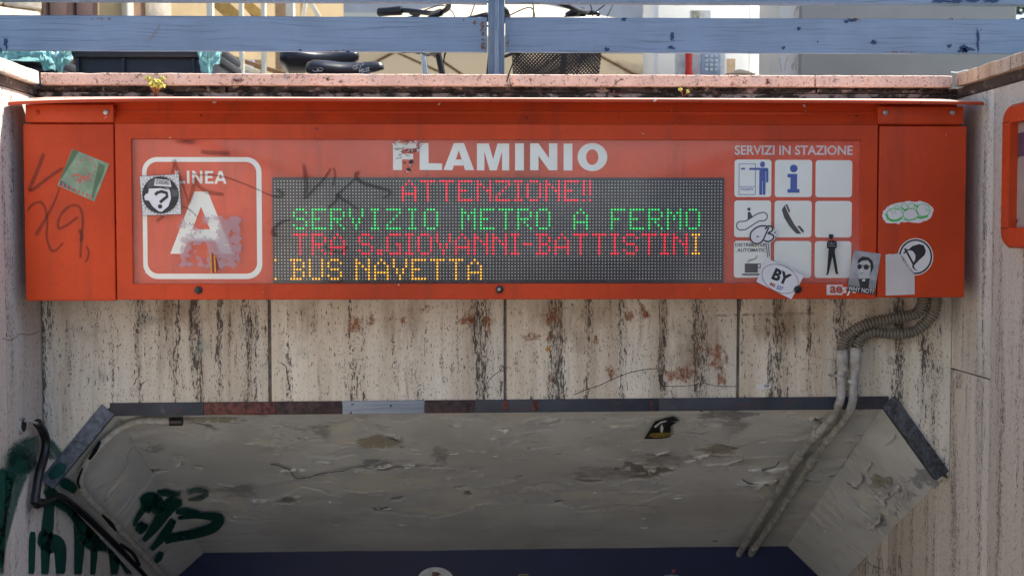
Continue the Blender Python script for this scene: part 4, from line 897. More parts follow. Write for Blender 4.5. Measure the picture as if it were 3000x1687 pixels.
flat('print', stroke2([(905, 845), (940, 900), (1000, 990), (1095, 1108)], [10, 34, 26, 16]), plain('torn_fold', (.40, .38, .37), .7, var=.5, sc=60), s, YC - .001, k5, 0.0)

# ================================================================== railing on the parapet
YRL = 0.36
rail = thing('railing', (0, YRL, COPZ), 'blue-grey painted steel railing on top of the parapet', 'railing')
for a, b in ((-400, 1427), (1480, 3400)):
    frombm('rail', coping_bm(P(a, 100, YRL).x, P(b, 100, YRL).x, YRL, YRL + 0.012, SZ(154, YRL), SZ(51, YRL), 0, a, 0.0007, 60), m_rail, rail, 40)
    frombm('rail', coping_bm(P(a, 5, YRL - .01).x, P(b, 5, YRL - .01).x, YRL - 0.012, YRL + 0.03, SZ(8, YRL - .01), SZ(-95, YRL - .01), 0, a + 3, 0.0007, 60), m_rail, rail, 40)
yp = YRL - 0.02
zt_p = SZ(-110, yp)
pb = box('post', P(1430, 100, YRL - .004).x, P(1478, 100, YRL - .004).x, YRL - 0.006, YRL + 0.010, COPZ - 0.004, zt_p, m_post, rail, 0.0015)
box('post_flange', P(1449, 100, YRL - .06).x, P(1461, 100, YRL - .06).x, YRL - 0.062, YRL - 0.0065, COPZ - 0.004, zt_p, m_post, rail, 0.0015)
for px in (-330, 3260): box('post', P(px, 100, YRL).x, P(px + 48, 100, YRL).x, YRL - 0.014, YRL - 0.003, COPZ - 0.004, zt_p, m_post, rail, 0.0015)
m_chip = decal('navy_paint_chip', (0.018, 0.045, 0.12), 0.5, 0.95, 0.35, 0.5, 70, 0.7); m_pgrey = decal('grey_paint_drip', (0.23, 0.24, 0.27), 0.5, 0.85, 0.3, 0.5, 60, 0.15)
def onR(x, y): return P(x, y, YRL - 0.0022)
for i, (px, py, a, b) in enumerate(((2865, 118, 4, 42), (2832, 145, 20, 12), (2822, 148, 14, 10), (2782, 135, 7, 6), (2560, 124, 9, 7), (2341, 84, 6, 6), (2295, 141, 6, 5), (1778, 146, 8, 6), (1970, 108, 6, 14), (1828, 58, 8, 6), (1965, 140, 12, 6), (2396, 124, 3, 3), (17, 128, 6, 16), (3, 150, 4, 8), (1020, 153, 9, 3), (880, 148, 4, 3), (2500, 60, 16, 5), (2480, 64, 10, 4))):
    blob('paint_chip', px, py, a, b, m_chip, rail, onR, jag=.5, soft=.3)
for px, py in ((2800, 4), (2760, 3), (2850, 3), (2905, 2)): blob('paint_chip', px, py, 26, 7, m_chip, rail, lambda x, y: P(x, y, YRL - 0.0245), jag=.5, soft=.3)
for pts, w in (([(470, 66), (458, 90), (440, 112), (433, 125)], [3, 7, 9, 3]), ([(955, 52), (957, 62)], 16), ([(966, 55), (967, 75)], 8)): ribbon('paint_drip', pts, w, m_pgrey, rail, onR)

for px, py, a, b in ((1414, 80, 14, 34), (1416, 130, 12, 26), (1488, 120, 8, 34), (1390, 70, 10, 12), (2500, 56, 30, 6), (2800, 56, 40, 5), (1000, 150, 60, 5), (300, 56, 50, 5), (2650, 152, 80, 5)): blob('rust_spot', px, py, a, b, decal('rail_rust', (.20, .10, .05), .8, .8, .47, .55, 110, .7, stain=True), rail, onR, jag=.4, soft=.5)
# ================================================================== conduits on the right
kc = lambda x, y: (2000 + x / 1.752, 860 + y / 1.752)
def conduit(label, hose, pipe_wall, pipe_soff, coup, clips, rings):
    root = thing('conduit', P(*kc(*pipe_wall[0]), 0.215), label, 'conduit', 'conduits feeding the sign')
    n = len(hose); pts = [P(*kc(x, y), 0.13 + (0.215 - 0.13) * min(1, i / (n - 2))) for i, (x, y) in enumerate(hose)]
    path = catmull(pts, 26)
    # resample evenly for the corrugation
    L = [0]
    for i in range(1, len(path)): L.append(L[-1] + (path[i] - path[i - 1]).length)
    m = int(L[-1] / 0.0022); out = []; j = 0
    for i in range(m + 1):
        d = L[-1] * i / m
        while j < len(L) - 2 and L[j + 1] < d: j += 1
        t = (d - L[j]) / max(1e-9, L[j + 1] - L[j]); out.append(path[j].lerp(path[j + 1], t))
    tube('corrugated_hose', out, 0.018, m_hose, root, 14, rf=lambda t, i: 0.0150 + (0.0046 if (i % 5) in (1, 2, 3) else 0.0) + (0.0006 if i % 5 == 2 else 0))
    pw = [P(*kc(x, y), 0.217) for x, y in pipe_wall]; ps = [PS(*kc(x, y), 1, 0.028) for x, y in pipe_soff]
    tube('pipe', pw + ps, 0.0145, m_pvc, root, 14, smoothk=8)
    x, y0, y1 = coup; a, b = P(*kc(x, y0), 0.216), P(*kc(x, y1), 0.217); up = (a - b).normalized()
    tube('coupling', [a, a - up * 0.002, a.lerp(b, .42), a.lerp(b, .43), a.lerp(b, .45), a.lerp(b, .46), b + up * 0.002, b], [0.0185, 0.0195, 0.0195, 0.0205, 0.0205, 0.0198, 0.0195, 0.0175], m_pvc, root, 16)
    for (x0, y0, x1, y1) in clips:
        c0, c1 = P(*kc(x0, y0), 0.217), P(*kc(x1, y1), 0.217); tube('clip', [c0, c1], 0.0185, m_pvc, root, 14)
    for (x0, y0, x1, y1, r) in rings:
        c0, c1 = PS(*kc(x0, y0), 1, 0.028), PS(*kc(x1, y1), 1, 0.028); tube('clip' if r < 0.018 else 'pipe_socket', [c0, c0.lerp(c1, .1), c0.lerp(c1, .9), c1], [r * .93, r, r, r * .93], m_pvc, root, 16)
    return root
conduit('corrugated hose and grey pipe, left one of the pair below the sign', [(1236, 10), (1230, 60), (1195, 103), (1100, 124), (980, 146), (893, 180), (838, 228), (816, 292)], [(816, 300), (815, 400), (814, 500), (806, 555)], [(768, 632), (690, 722), (600, 822), (575, 862), (480, 1030), (385, 1178), (282, 1345)], (817, 287, 398), [(810, 412, 810, 428)], [(594, 832, 566, 878, .0195), (692, 712, 684, 726, .0172), (488, 1012, 480, 1026, .0172), (318, 1285, 308, 1302, .0172)])
conduit('corrugated hose and grey pipe, right one of the pair below the sign', [(1296, 10), (1292, 85), (1248, 150), (1180, 196), (1080, 206), (982, 200), (922, 226), (888, 278)], [(886, 290), (880, 400), (876, 500), (868, 570)], [(834, 640), (742, 752), (660, 862), (540, 1056), (450, 1190), (338, 1352)], (884, 274, 392), [(873, 440, 872, 458)], [(676, 838, 642, 894, .0195), (746, 742, 738, 756, .0172), (544, 1042, 536, 1056, .0172), (366, 1300, 356, 1318, .0172)])
cb = PS(*kc(684, 665), 1, 0.006); tag(box('pipe_bracket', cb.x - 0.012, cb.x + 0.012, cb.y - 0.01, cb.y + 0.01, cb.z - 0.016, cb.z + 0.012, m_pvc, None, 0.002), 'small grey clip block on the ceiling above the conduits', 'bracket')

# ================================================================== pipes and hose on the left
k8 = lambda x, y: (x / 1.752, 860 + y / 1.752)
m_pipe_old = plain('peeling_white_pipe', (0.50, 0.48, 0.43), 0.6, var=0.25, sc=30, bump=0.4)
ow = thing('old_pipe', PS(*k8(750, 650), 1, 0.02), 'old white pipe curving along the ceiling chamfer, paint flaking to black', 'pipe')
pth = [PS(*k8(x, y), 1, 0.022) for x, y in ((932, 655), (860, 656), (745, 652), (650, 676))] + [PS(*k8(x, y), 0, 0.022) for x, y in ((560, 735), (490, 810), (435, 885), (412, 960), (436, 1030), (520, 1118), (610, 1205), (700, 1298), (860, 1465))]
tube('pipe', pth, 0.0125, m_pipe_old, ow, 12, smoothk=8)
tube('pipe_end', [PS(*k8(936, 655), 1, 0.022), PS(*k8(872, 656), 1, 0.022)], 0.0150, m_black, ow, 14)
tube('clip', [PS(*k8(762, 651), 1, 0.022), PS(*k8(748, 652), 1, 0.022)], 0.0150, m_pvc, ow, 14)
m_flake = decal('bare_black_patch', (0.012, 0.012, 0.013), 0.6, 1.0, 0.3, 0.4, 60, 0.5)
for pts, w in (([(515, 755), (490, 800), (455, 855)], [9, 16, 10]), ([(425, 890), (400, 960), (410, 1000)], [6, 9, 5]), ([(440, 1040), (470, 1080)], [9, 6]), ([(520, 1130), (570, 1180), (600, 1222)], [7, 16, 5]), ([(610, 1280), (680, 1330), (720, 1400)], 12)):
    ribbon('flaked_patch', [k8(*p) for p in pts], w, m_flake, ow, lambda x, y: PS(x, y, 0, 0.0365))
# dark cable run where the chamfer meets the wall
tag(tube('black_cable', [PX(*k8(x, y), XL + 0.02) for x, y in ((215, 1078), (262, 1058), (310, 1040), (420, 1122), (520, 1215), (640, 1335), (760, 1460))], 0.0125, m_black, None, 10, smoothk=6), 'thick black cable descending into the underpass beside the old white pipe', 'cable')
hs = thing('black_hose', PX(*k8(180, 1070), XL + 0.03), 'bent black rubber hose hanging from a hole in the left wall', 'hose')
tube('hose', [PX(*k8(x, y), XL + 0.03) for x, y in ((192, 662), (218, 700), (236, 760), (228, 830), (202, 920), (188, 1000), (178, 1075))], 0.0150, m_black, hs, 14, smoothk=8)
tube('hose_elbow', [PX(*k8(x, y), XL + 0.03) for x, y in ((178, 1062), (186, 1080), (200, 1078), (212, 1070))], 0.0145, m_black, hs, 12, smoothk=4)
tube('wire', [PX(*k8(x, y), XL + o) for x, y, o in ((112, 655, 0.004), (140, 652, 0.02), (170, 658, 0.03), (196, 668, 0.03))], 0.004, m_pvc, hs, 8, smoothk=5)
hc = PX(*k8(106, 675), XL); tube('wall_sleeve', [hc + Vector((-0.01, 0, 0)), hc + Vector((0.010, 0, 0))], 0.026, m_pvc, hs, 18); tube('sleeve_hole', [hc, hc + Vector((0.0112, 0, 0))], 0.021, m_dark, hs, 18)

# ================================================================== marks on walls: rust, cracks, spray paint
def onW(x, y): return P(x, y, YW - 0.0008)
m_rust = decal('rust_stain', (0.34, 0.12, 0.045), 0.8, 0.75, 0.34, 0.66, 70, 0.75, (1, 1, 0.6), stain=True); m_soot = decal('black_crust', (0.10, 0.074, 0.052), 0.9, 0.5, 0.48, 0.58, 240, 0.9, (1, 1, 0.45), stain=True); m_wash = decal('brown_wash', (0.33, 0.22, 0.13), 0.9, 0.5, 0.25, 0.75, 22, 0.5, (1, 1, 0.2), stain=True)
m_crack = decal('crack', (0.05, 0.035, 0.03), 0.9, 0.9, 0.2, 0.5, 60, 0.3); m_cement = decal('grey_cement_line', (0.36, 0.33, 0.29), 0.9, 0.4, 0.36, 0.55, 45, 0.7, stain=True); m_teal = decal('teal_haze', (0.16, 0.36, 0.38), 0.9, 0.22, 0.2, 0.8, 30, 0.6, stain=True)
pof = lambda px: pan[0] if px < 790 else pan[1] if px < 1480 else pan[2] if px < 2163 else pan[3]
for px, py, a, b in ((1038, 944, 34, 26), (1085, 940, 22, 14), (1178, 934, 12, 9), (1370, 940, 24, 22), (1400, 928, 26, 20), (1428, 950, 22, 26), (1250, 905, 16, 12), (1616, 922, 24, 24), (1560, 985, 30, 12), (1612, 985, 10, 14), (1840, 922, 18, 16), (1888, 918, 20, 20), (1748, 1000, 10, 12), (1790, 1086, 28, 20), (1612, 1106, 12, 16), (1975, 1096, 46, 20), (2015, 1090, 22, 26), (2104, 1050, 26, 40), (2116, 1110, 22, 26), (2050, 1020, 14, 8)):
    blob('rust_stain', px, py, a * 1.5, b * 1.6, m_rust, pof(px), onW, jag=.4, soft=.6, n=16)
for px, py, a, b in ((1152, 1010, 12, 55), (1158, 1085, 15, 70), (1208, 990, 9, 70), (1204, 1090, 10, 70), (1292, 1060, 12, 40), (1298, 1115, 9, 45), (1340, 1010, 9, 100), (1338, 920, 7, 60), (1395, 915, 14, 14), (1408, 970, 6, 50), (1246, 1000, 9, 90), (1324, 1085, 8, 50), (1570, 1045, 16, 40), (1512, 1070, 9, 60), (1655, 1000, 5, 60), (1930, 1040, 8, 90), (1945, 970, 6, 60), (2460, 905, 9, 22), (560, 940, 5, 90), (620, 1000, 7, 100), (672, 980, 8, 110), (690, 1040, 7, 70), (735, 960, 7, 90), (405, 960, 7, 60), (490, 990, 6, 90), (205, 1060, 9, 110), (195, 960, 8, 90), (345, 1000, 7, 90), (285, 940, 7, 60), (962, 945, 6, 30), (438, 912, 7, 8), (1010, 1090, 5, 80), (1900, 950, 5, 60), (2330, 1010, 5, 70), (2210, 940, 7, 70), (2560, 1000, 6, 90), (2690, 1150, 8, 70), (2720, 1080, 9, 90)):
    blob('black_crust', px, py, a, b, m_soot, pof(px), onW, jag=.4, soft=.55, n=14)
for px, py, a, b in ((1180, 940, 130, 120), (1650, 930, 140, 110), (2050, 1000, 110, 150), (2300, 950, 140, 110), (880, 930, 90, 110), (2650, 950, 90, 150), (500, 920, 160, 80)): blob('brown_wash', px, py, a, b, m_wash, pof(px), lambda x, y: onW(x, y) + Vector((0, 0.0003, 0)), jag=.3, soft=.7, n=18)
for px, py, a, b in ((260, 975, 60, 40), (425, 935, 50, 40), (700, 960, 60, 40), (590, 1010, 50, 50), (880, 1030, 30, 40), (300, 1100, 60, 30)): blob('teal_haze', px, py, a, b, m_teal, pof(px), lambda x, y: onW(x, y) + Vector((0, 0.0002, 0)), jag=.3, soft=.8)
for pts, w in (([(1680, 1157), (1720, 1140), (1757, 1128), (1800, 1108), (1850, 1090), (1900, 1081), (1932, 1079)], 2.6), ([(1415, 1150), (1420, 1135), (1440, 1105), (1466, 1085), (1472, 1070)], 2.2), ([(1462, 1078), (1470, 1088), (1476, 1078), (1468, 1070), (1462, 1078)], 2), ([(1932, 1079), (1936, 1100), (1940, 1128), (2010, 1130), (2060, 1122), (2100, 1130), (2160, 1132)], 2.0), ([(1930, 880), (1934, 960), (1930, 1080), (1936, 1150)], 2.2), ([(820, 1060), (838, 1075), (842, 1100), (850, 1145)], 2.5)):
    ribbon('crack', pts, w, m_crack, pof(pts[0][0]), onW, soft=.5)
ribbon('cement_line', [(2090, 925), (2180, 922), (2290, 920), (2400, 918)], 13, m_cement, pan[3], onW, soft=.6)
flat('paper_scrap', [[(1812, 1110), (1818, 1105), (1819, 1130), (1814, 1135), (1811, 1130)]], m_paper, pan[2], YW - 0.0009)
blob('paper_scrap', 1607, 1023, 10, 8, plain('ochre_scrap', (.45, .24, .03), .7), pan[2], onW, jag=.6, soft=.05)
flat('paper_scrap', [[(2220, 1128), (2262, 1126), (2264, 1140), (2222, 1142)]], m_paper, pan[3], YW - 0.0009); text('paper_print', 'GR', (2243, 1128, 2260, 1136), m_black_print, pan[3], YW - 0.0013, .02)
disc('filled_hole', 2611, 1058, 0.013, YW - 0.002, YW + 0.001, plain('plug', (.45, .38, .31), .8, bump=.4), pan[3], 0.001, 14)
tube('wall_tag', [P(2425, 1098, YW - 0.001), P(2452, 1100, YW - 0.003)], 0.003, m_pvc, pan[3], 6)
# cracks on the side walls
def onL(x, y): return PX(x, y, XL + 0.0012)
def onRw(x, y): return PX(x, y, XR - 0.0012)
ribbon('crack', [(5, 990), (30, 996), (50, 985), (58, 978), (90, 980), (118, 968)], 2, m_crack, lw, onL, soft=.5)
for pts, w in (([(2800, 1085), (2810, 1105), (2804, 1150)], 30), ([(2830, 1120), (2828, 1230), (2822, 1290)], 10), ([(2878, 1180), (2880, 1260), (2872, 1330)], 18)): ribbon('wall_stain', pts, w, m_soot if w > 20 else decal('pale_run', (.66, .62, .56), .8, .4, .35, .6, 40, .4, (1, 1, .2), stain=True), rw, onRw)
# vertical seam dirt and scribble on the right wall (tunnel part)
m_spray = decal('dark_green_spray', (0.003, 0.070, 0.052), 0.6, 0.96, 0.15, 0.7, 160, 0.35); m_spray_thin = decal('green_overspray', (0.006, 0.095, 0.07), 0.7, 0.7, 0.0, 1.1, 140, 0.5)
kw = lambda x, y: (2000 + x / 1.752, 860 + y / 1.752)
rt = thing('graffiti_tag', onRw(*kw(1000, 1400)), 'thin black scrawl on the right wall near the bottom edge', 'graffiti')
for pts in ([(908, 1440), (905, 1350), (915, 1335), (935, 1360), (912, 1375), (925, 1400), (918, 1449)], [(940, 1449), (938, 1385), (955, 1375), (950, 1449)], [(970, 1449), (985, 1390), (995, 1449)], [(1000, 1449), (1010, 1370), (1022, 1360), (1030, 1449)], [(1040, 1440), (1060, 1400), (1070, 1449)], [(1108, 1420), (1112, 1340), (1120, 1400), (1128, 1449)], [(940, 1372), (985, 1400), (1030, 1410)]):
    ribbon('scrawl', [kw(*p) for p in pts], 3.2, m_mark, rt, lambda x, y: onRw(x, y), k=4)
k9 = lambda x, y: (x / 2.976, 1200 + y / 2.976)
gl_ = thing('graffiti_tag', onL(40, 1500), 'dark green spray paint with long drips on the left wall', 'graffiti')
for pts, w, mt in (([(10, 1449), (20, 1200), (60, 1000), (110, 760), (150, 560), (190, 420), (250, 330)], [10, 14, 18, 24, 40, 52, 30], m_spray_thin), ([(0, 1400), (20, 1000), (40, 720), (55, 560), (75, 490)], [12, 14, 26, 34, 22], m_spray), ([(60, 500), (200, 420), (300, 360), (380, 400)], [40, 60, 56, 40], m_spray_thin),
    ([(385, 640), (520, 740), (640, 820), (760, 930), (900, 1080), (1050, 1180)], [30, 44, 40, 50, 54, 60], m_spray), ([(435, 780), (425, 900), (415, 1020), (400, 1200), (392, 1449)], [18, 20, 22, 18, 13], m_spray), ([(372, 1040), (378, 1150), (440, 1160), (520, 1200), (530, 1449)], [10, 22, 40, 24, 16], m_spray), ([(288, 1050), (282, 1150), (275, 1449)], [8, 13, 11], m_spray), ([(690, 860), (700, 1000), (692, 1200), (680, 1449)], [26, 24, 18, 14], m_spray), ([(760, 1000), (850, 1100), (950, 1180)], [50, 60, 40], m_spray), ([(818, 1080), (820, 1250), (808, 1449)], [20, 13, 9], m_spray), ([(985, 1150), (1000, 1300), (995, 1449)], [24, 20, 12], m_spray), ([(1060, 1200), (1120, 1300), (1145, 1449)], [50, 40, 16], m_spray)):
    ribbon('spray_stroke', [k9(*p) for p in pts], [q * 1.9 for q in w], mt, gl_, onL, soft=.35)
for pts, w in (([(40, 700), (120, 480), (240, 330), (330, 330)], [70, 110, 110, 60]), ([(420, 700), (560, 760), (720, 900), (900, 1080)], [80, 110, 120, 110])): ribbon('overspray', [k9(*p) for p in pts], w, m_spray_thin, gl_, lambda x, y: PX(x, y, XL + 0.0009), soft=.9)
gs = thing('graffiti_tag', PS(*k9(1400, 950), 1, 0.005), 'dark green sprayed loops across the ceiling and its left chamfer', 'graffiti')
bnd0, bnd1 = k9(960, 30), k9(1770, 1255)
def onS(x, y):
    t = (y - 1200) / 421.0; xb_ = 325 + (596 - 325) * t
    return PS(x, y, 1 if x > xb_ else 0, 0.011)
for pts, w, mt in (([(1360, 715), (1450, 725), (1580, 735)], [10, 16, 5], m_spray), ([(1390, 735), (1300, 800), (1350, 830), (1290, 900)], [22, 46, 50, 20], m_spray), ([(1260, 850), (1190, 960), (1170, 1020)], [16, 10, 10], m_spray), ([(1170, 1010), (1230, 1030), (1260, 990), (1215, 1090)], [14, 26, 20, 8], m_spray), ([(1600, 810), (1500, 820), (1440, 880), (1350, 1020), (1245, 1150)], [10, 36, 34, 22, 10], m_spray), ([(1520, 940), (1440, 1080), (1310, 1230)], [16, 22, 10], m_spray), ([(1520, 890), (1620, 885), (1750, 895)], [10, 16, 5], m_spray), ([(1540, 945), (1700, 925), (1850, 930), (1905, 960), (1850, 1030), (1700, 1080), (1520, 1110), (1430, 1160)], [8, 12, 20, 26, 24, 22, 22, 10], m_spray), ([(1500, 1060), (1600, 1040)], [34, 40], m_spray_thin), ([(1415, 1225), (1385, 1290), (1345, 1340)], [12, 16, 6], m_spray), ([(1620, 730), (1720, 700), (1800, 725), (1740, 770), (1630, 785)], [12, 14, 12, 14, 6], m_spray_thin), ([(1700, 735), (1780, 740)], 22, m_spray_thin)):
    ribbon('spray_stroke', [k9(*p) for p in pts], [q * 1.5 for q in w] if isinstance(w, list) else w, mt, gs, onS, soft=.35)
gw = thing('graffiti_tag', P(*k9(480, 350), YW - 0.001), 'green overspray on the travertine and steel strip by the black hose', 'graffiti')
for pts, w in (([(425, 250), (470, 330), (520, 400), (560, 430)], [20, 36, 34, 20]), ([(410, 420), (440, 400), (470, 380)], 34)): ribbon('spray_stroke', [k9(*p) for p in pts], w, m_spray_thin, gw, lambda x, y: P(x, y, YW - 0.0015), soft=.6)
for pts, w in (([(420, 600), (470, 560), (530, 510), (575, 460)], [20, 44, 44, 26]),): ribbon('spray_stroke', [k9(*p) for p in pts], w, m_spray, gw, lambda x, y: P(x, y, YW - 0.0092), soft=.6)
ribbon('spray_stroke', [k9(*p) for p in ((500, 620), (570, 640), (680, 720))], [30, 40, 30], m_spray, gw, lambda x, y: PS(x, y, 0, 0.009), soft=.5)
# poster scrap on the ceiling
pc = [(1552, 745), (1610, 655), (1700, 630), (1735, 650), (1690, 680), (1690, 735), (1640, 745)]; kp = lambda x, y: (1000 + x / 1.752, 860 + y / 1.752)
ps_ = thing('poster_scrap', PS(*kp(1630, 700), 1, 0.006), 'torn black and ochre poster remnant on the peeling ceiling', 'poster')
mesh('scrap', [PS(*kp(*p), 1, 0.009) for p in pc], [tuple(range(len(pc)))], plain('black_poster', (.02, .02, .02), .5, var=.6, sc=40), ps_)
mesh('scrap_print', [PS(*kp(*p), 1, 0.0098) for p in ((1575, 735), (1590, 715), (1640, 712), (1690, 710), (1690, 730), (1640, 740))], [tuple(range(6))], plain('ochre_print', (.22, .16, .04), .5, var=.6, sc=50), ps_)
mesh('scrap_print', [PS(*kp(*p), 1, 0.0102) for p in ((1636, 690), (1645, 668), (1654, 690), (1648, 712), (1640, 710))], [tuple(range(5))], m_paper, ps_)
mesh('scrap_print', [PS(*kp(*p), 1, 0.0102) for p in ((1605, 680), (1640, 655), (1670, 650), (1668, 656), (1640, 664), (1612, 688))], [tuple(range(6))], m_paper, ps_)

# ================================================================== display case on the right wall
dc = thing('poster_case', PX(2960, 730, XR - 0.03), 'orange-red framed poster case with rounded corners on the right wall', 'display case')
xf = XR - 0.055
yfar = yat(2929, xf); ynear = yfar - 1.05
ztop = PX(2985, 300, xf).z; zbot = PX(2985, 728, xf).z
def yz(name, outl, x0, x1, mt, parent, bev=0.002):
    # prism in (y,z), thickness along x
    M = Matrix(((0, 1, 0, 0), (1, 0, 0, 0), (0, 0, 1, 0), (0, 0, 0, 1)))
    return prism(name, outl, x0, x1, mt, parent, bev, M)
o_ = rrect(ynear, zbot, yfar, ztop, 0.05, 8); fw = 0.062
i_ = [(min(max(a, ynear + fw), yfar - fw), min(max(b, zbot + 0.06), ztop - 0.055)) for a, b in rrect(ynear + fw, zbot + 0.06, yfar - fw, ztop - 0.055, 0.004, 8)]
V = []; F = []; n = len(o_)
for x, pts in ((XR - 0.002, o_), (xf + 0.012, o_), (xf, [(a + (0.008 if a < (ynear + yfar) / 2 else -0.008), b + (0.008 if b < (zbot + ztop) / 2 else -0.008)) for a, b in o_]), (xf, i_), (xf + 0.025, i_)):
    V += [(x, a, b) for a, b in pts]
for k in range(4):
    for i in range(n): F.append((k * n + i, k * n + (i + 1) % n, (k + 1) * n + (i + 1) % n, (k + 1) * n + i))
mesh('frame', V, F, m_red, dc, 40)
m_poster = plain('faded_poster', (0.40, 0.32, 0.28), 0.35, var=0.15, sc=6)
poster = box('poster', xf + 0.024, XR - 0.004, ynear + fw + .001, yfar - fw - .001, zbot + 0.061, ztop - 0.056, m_poster, dc)
box('poster_band', xf + 0.0232, xf + 0.0236, ynear + fw + .001, yfar - fw - .003, ztop - 0.155, ztop - 0.085, plain('plum_band', (.10, .06, .10), .4), dc)
for a, b in ((2951, 2986),): text('lettering', 'atac', (2964, 444, 2984, 466), plain('red_print2', (.30, .05, .04)), dc, 0, .02, -4, place=lambda px, py: PX(px, py, xf + 0.0225))
ribbon('poster_smudge', [(2968, 625), (2978, 645), (2970, 665), (2985, 640)], 5, m_mark_faint, dc, lambda x, y: PX(x, y, xf + 0.0222))
for zz in (zbot + 0.058, ztop - 0.052): yz('seam', [(yfar - 0.058, zz), (yfar - 0.004, zz), (yfar - 0.004, zz + 0.0018), (yfar - 0.058, zz + 0.0018)], xf - 0.0006, xf + .001, m_dark, dc, 0)

m_moss = decal('black_moss', (.014, .011, .010), .95, .95, .44, .52, 90, .6, (1, 1, 1.6), stain=True)
rnd = random.Random(17)
for i in range(30):
    x = 130 + i * 92 + rnd.uniform(-30, 30); blob('black_moss', x, 263 + rnd.uniform(-5, 6), rnd.uniform(30, 70), rnd.uniform(7, 14), m_moss, lin, lambda a, b: P(a, min(b, 288), 0.2165), jag=.4, soft=.5, n=14)
for x, y, a, b in ((1490, 250, 16, 26), (1500, 280, 34, 10), (2250, 240, 14, 18), (2388, 245, 5, 16), (1385, 272, 10, 14), (1580, 272, 10, 14), (2100, 272, 22, 14), (1800, 275, 24, 12), (700, 236, 22, 10), (960, 232, 26, 9), (1000, 240, 12, 8)): blob('black_moss', x, y, a, b, decal('dark_stain', (.09, .045, .035), .95, .85, .42, .55, 120, .6, stain=True), lin, lambda a_, b_: P(a_, min(b_, 288), 0.1865), jag=.4, soft=.5, n=14)
# ================================================================== small things on the parapet
m_yel = plain('sedum_yellow_green', (0.50, 0.48, 0.10), 0.6, var=0.3, sc=60); m_stem = plain('reddish_stem', (0.30, 0.10, 0.05), 0.6)
def plant(px0, py0, px1, py1, nst, label, seed, sc=1.0):
    rnd = random.Random(seed); base = P(px0, py0, 0.198); root = thing('sedum_plant', base, label, 'plant'); segs = []; V = []; F = []
    for i in range(nst):
        top = P(px1 + rnd.uniform(-24, 24) * sc, py1 + rnd.uniform(-14, 14) * sc, 0.165 + rnd.uniform(-.012, .012))
        mid = base.lerp(top, .5) + Vector((rnd.uniform(-.004, .004), -.004, 0)); segs.append((catmull([base + Vector((rnd.uniform(-.004, .004), 0, 0)), mid, top], 4), 0.0013))
        for j in range(16):
            d = Vector((rnd.gauss(0, 1), rnd.gauss(0, 1), rnd.gauss(0, 1))).normalized(); c = top + d * rnd.uniform(.002, .008) * sc; r = rnd.uniform(.0022, .0042) * sc
            b = len(V); e = d.orthogonal().normalized(); f = d.cross(e)
            V += [c + e * r, c + f * r, c - e * r, c - f * r, c + d * r * 1.8, c - d * r]; F += [(b + q[0], b + q[1], b + q[2]) for q in ((0, 1, 4), (1, 2, 4), (2, 3, 4), (3, 0, 4), (1, 0, 5), (2, 1, 5), (3, 2, 5), (0, 3, 5))]
    multitube('stems', segs, m_stem, root, 5); tag(mesh('leaves', V, F, m_yel, root), kind='stuff')
plant(456, 284, 455, 240, 11, 'small yellow-green succulent sprouting under the coping above the visor', 2)
plant(2003, 285, 2003, 268, 4, 'tiny green sprig on the stained course right of the railing post', 4, .6)
tag(tube('white_wire', [P(x, y, 0.5) for x, y in ((2786, 212), (2805, 213), (2828, 207), (2850, 210), (2875, 214))], 0.0022, plain('white_cable', (.8, .8, .8), .4), None, 6, smoothk=5), 'short curl of white wire behind the right end of the coping', 'wire')
rk = thing('debris_pile', P(2170, 218, 0.56), 'low heap of dark earth on the coping in front of the telephone', 'debris'); rnd = random.Random(8); V = []; F = []
for i in range(9):
    for j in range(9):
        a, b = (i - 4) / 4, (j - 4) / 4; V.append(P(2168, 218, .55) + Vector((a * .055, b * .025, max(0, .016 * (1 - a * a) * (1 - b * b)) + rnd.uniform(0, .004) * (1 - max(abs(a), abs(b))) - .001)))
for i in range(8):
    for j in range(8): F.append((i * 9 + j, (i + 1) * 9 + j, (i + 1) * 9 + j + 1, i * 9 + j + 1))
mesh('earth', V, F, plain('dark_earth', (.07, .06, .05), .9, bump=.6), rk)

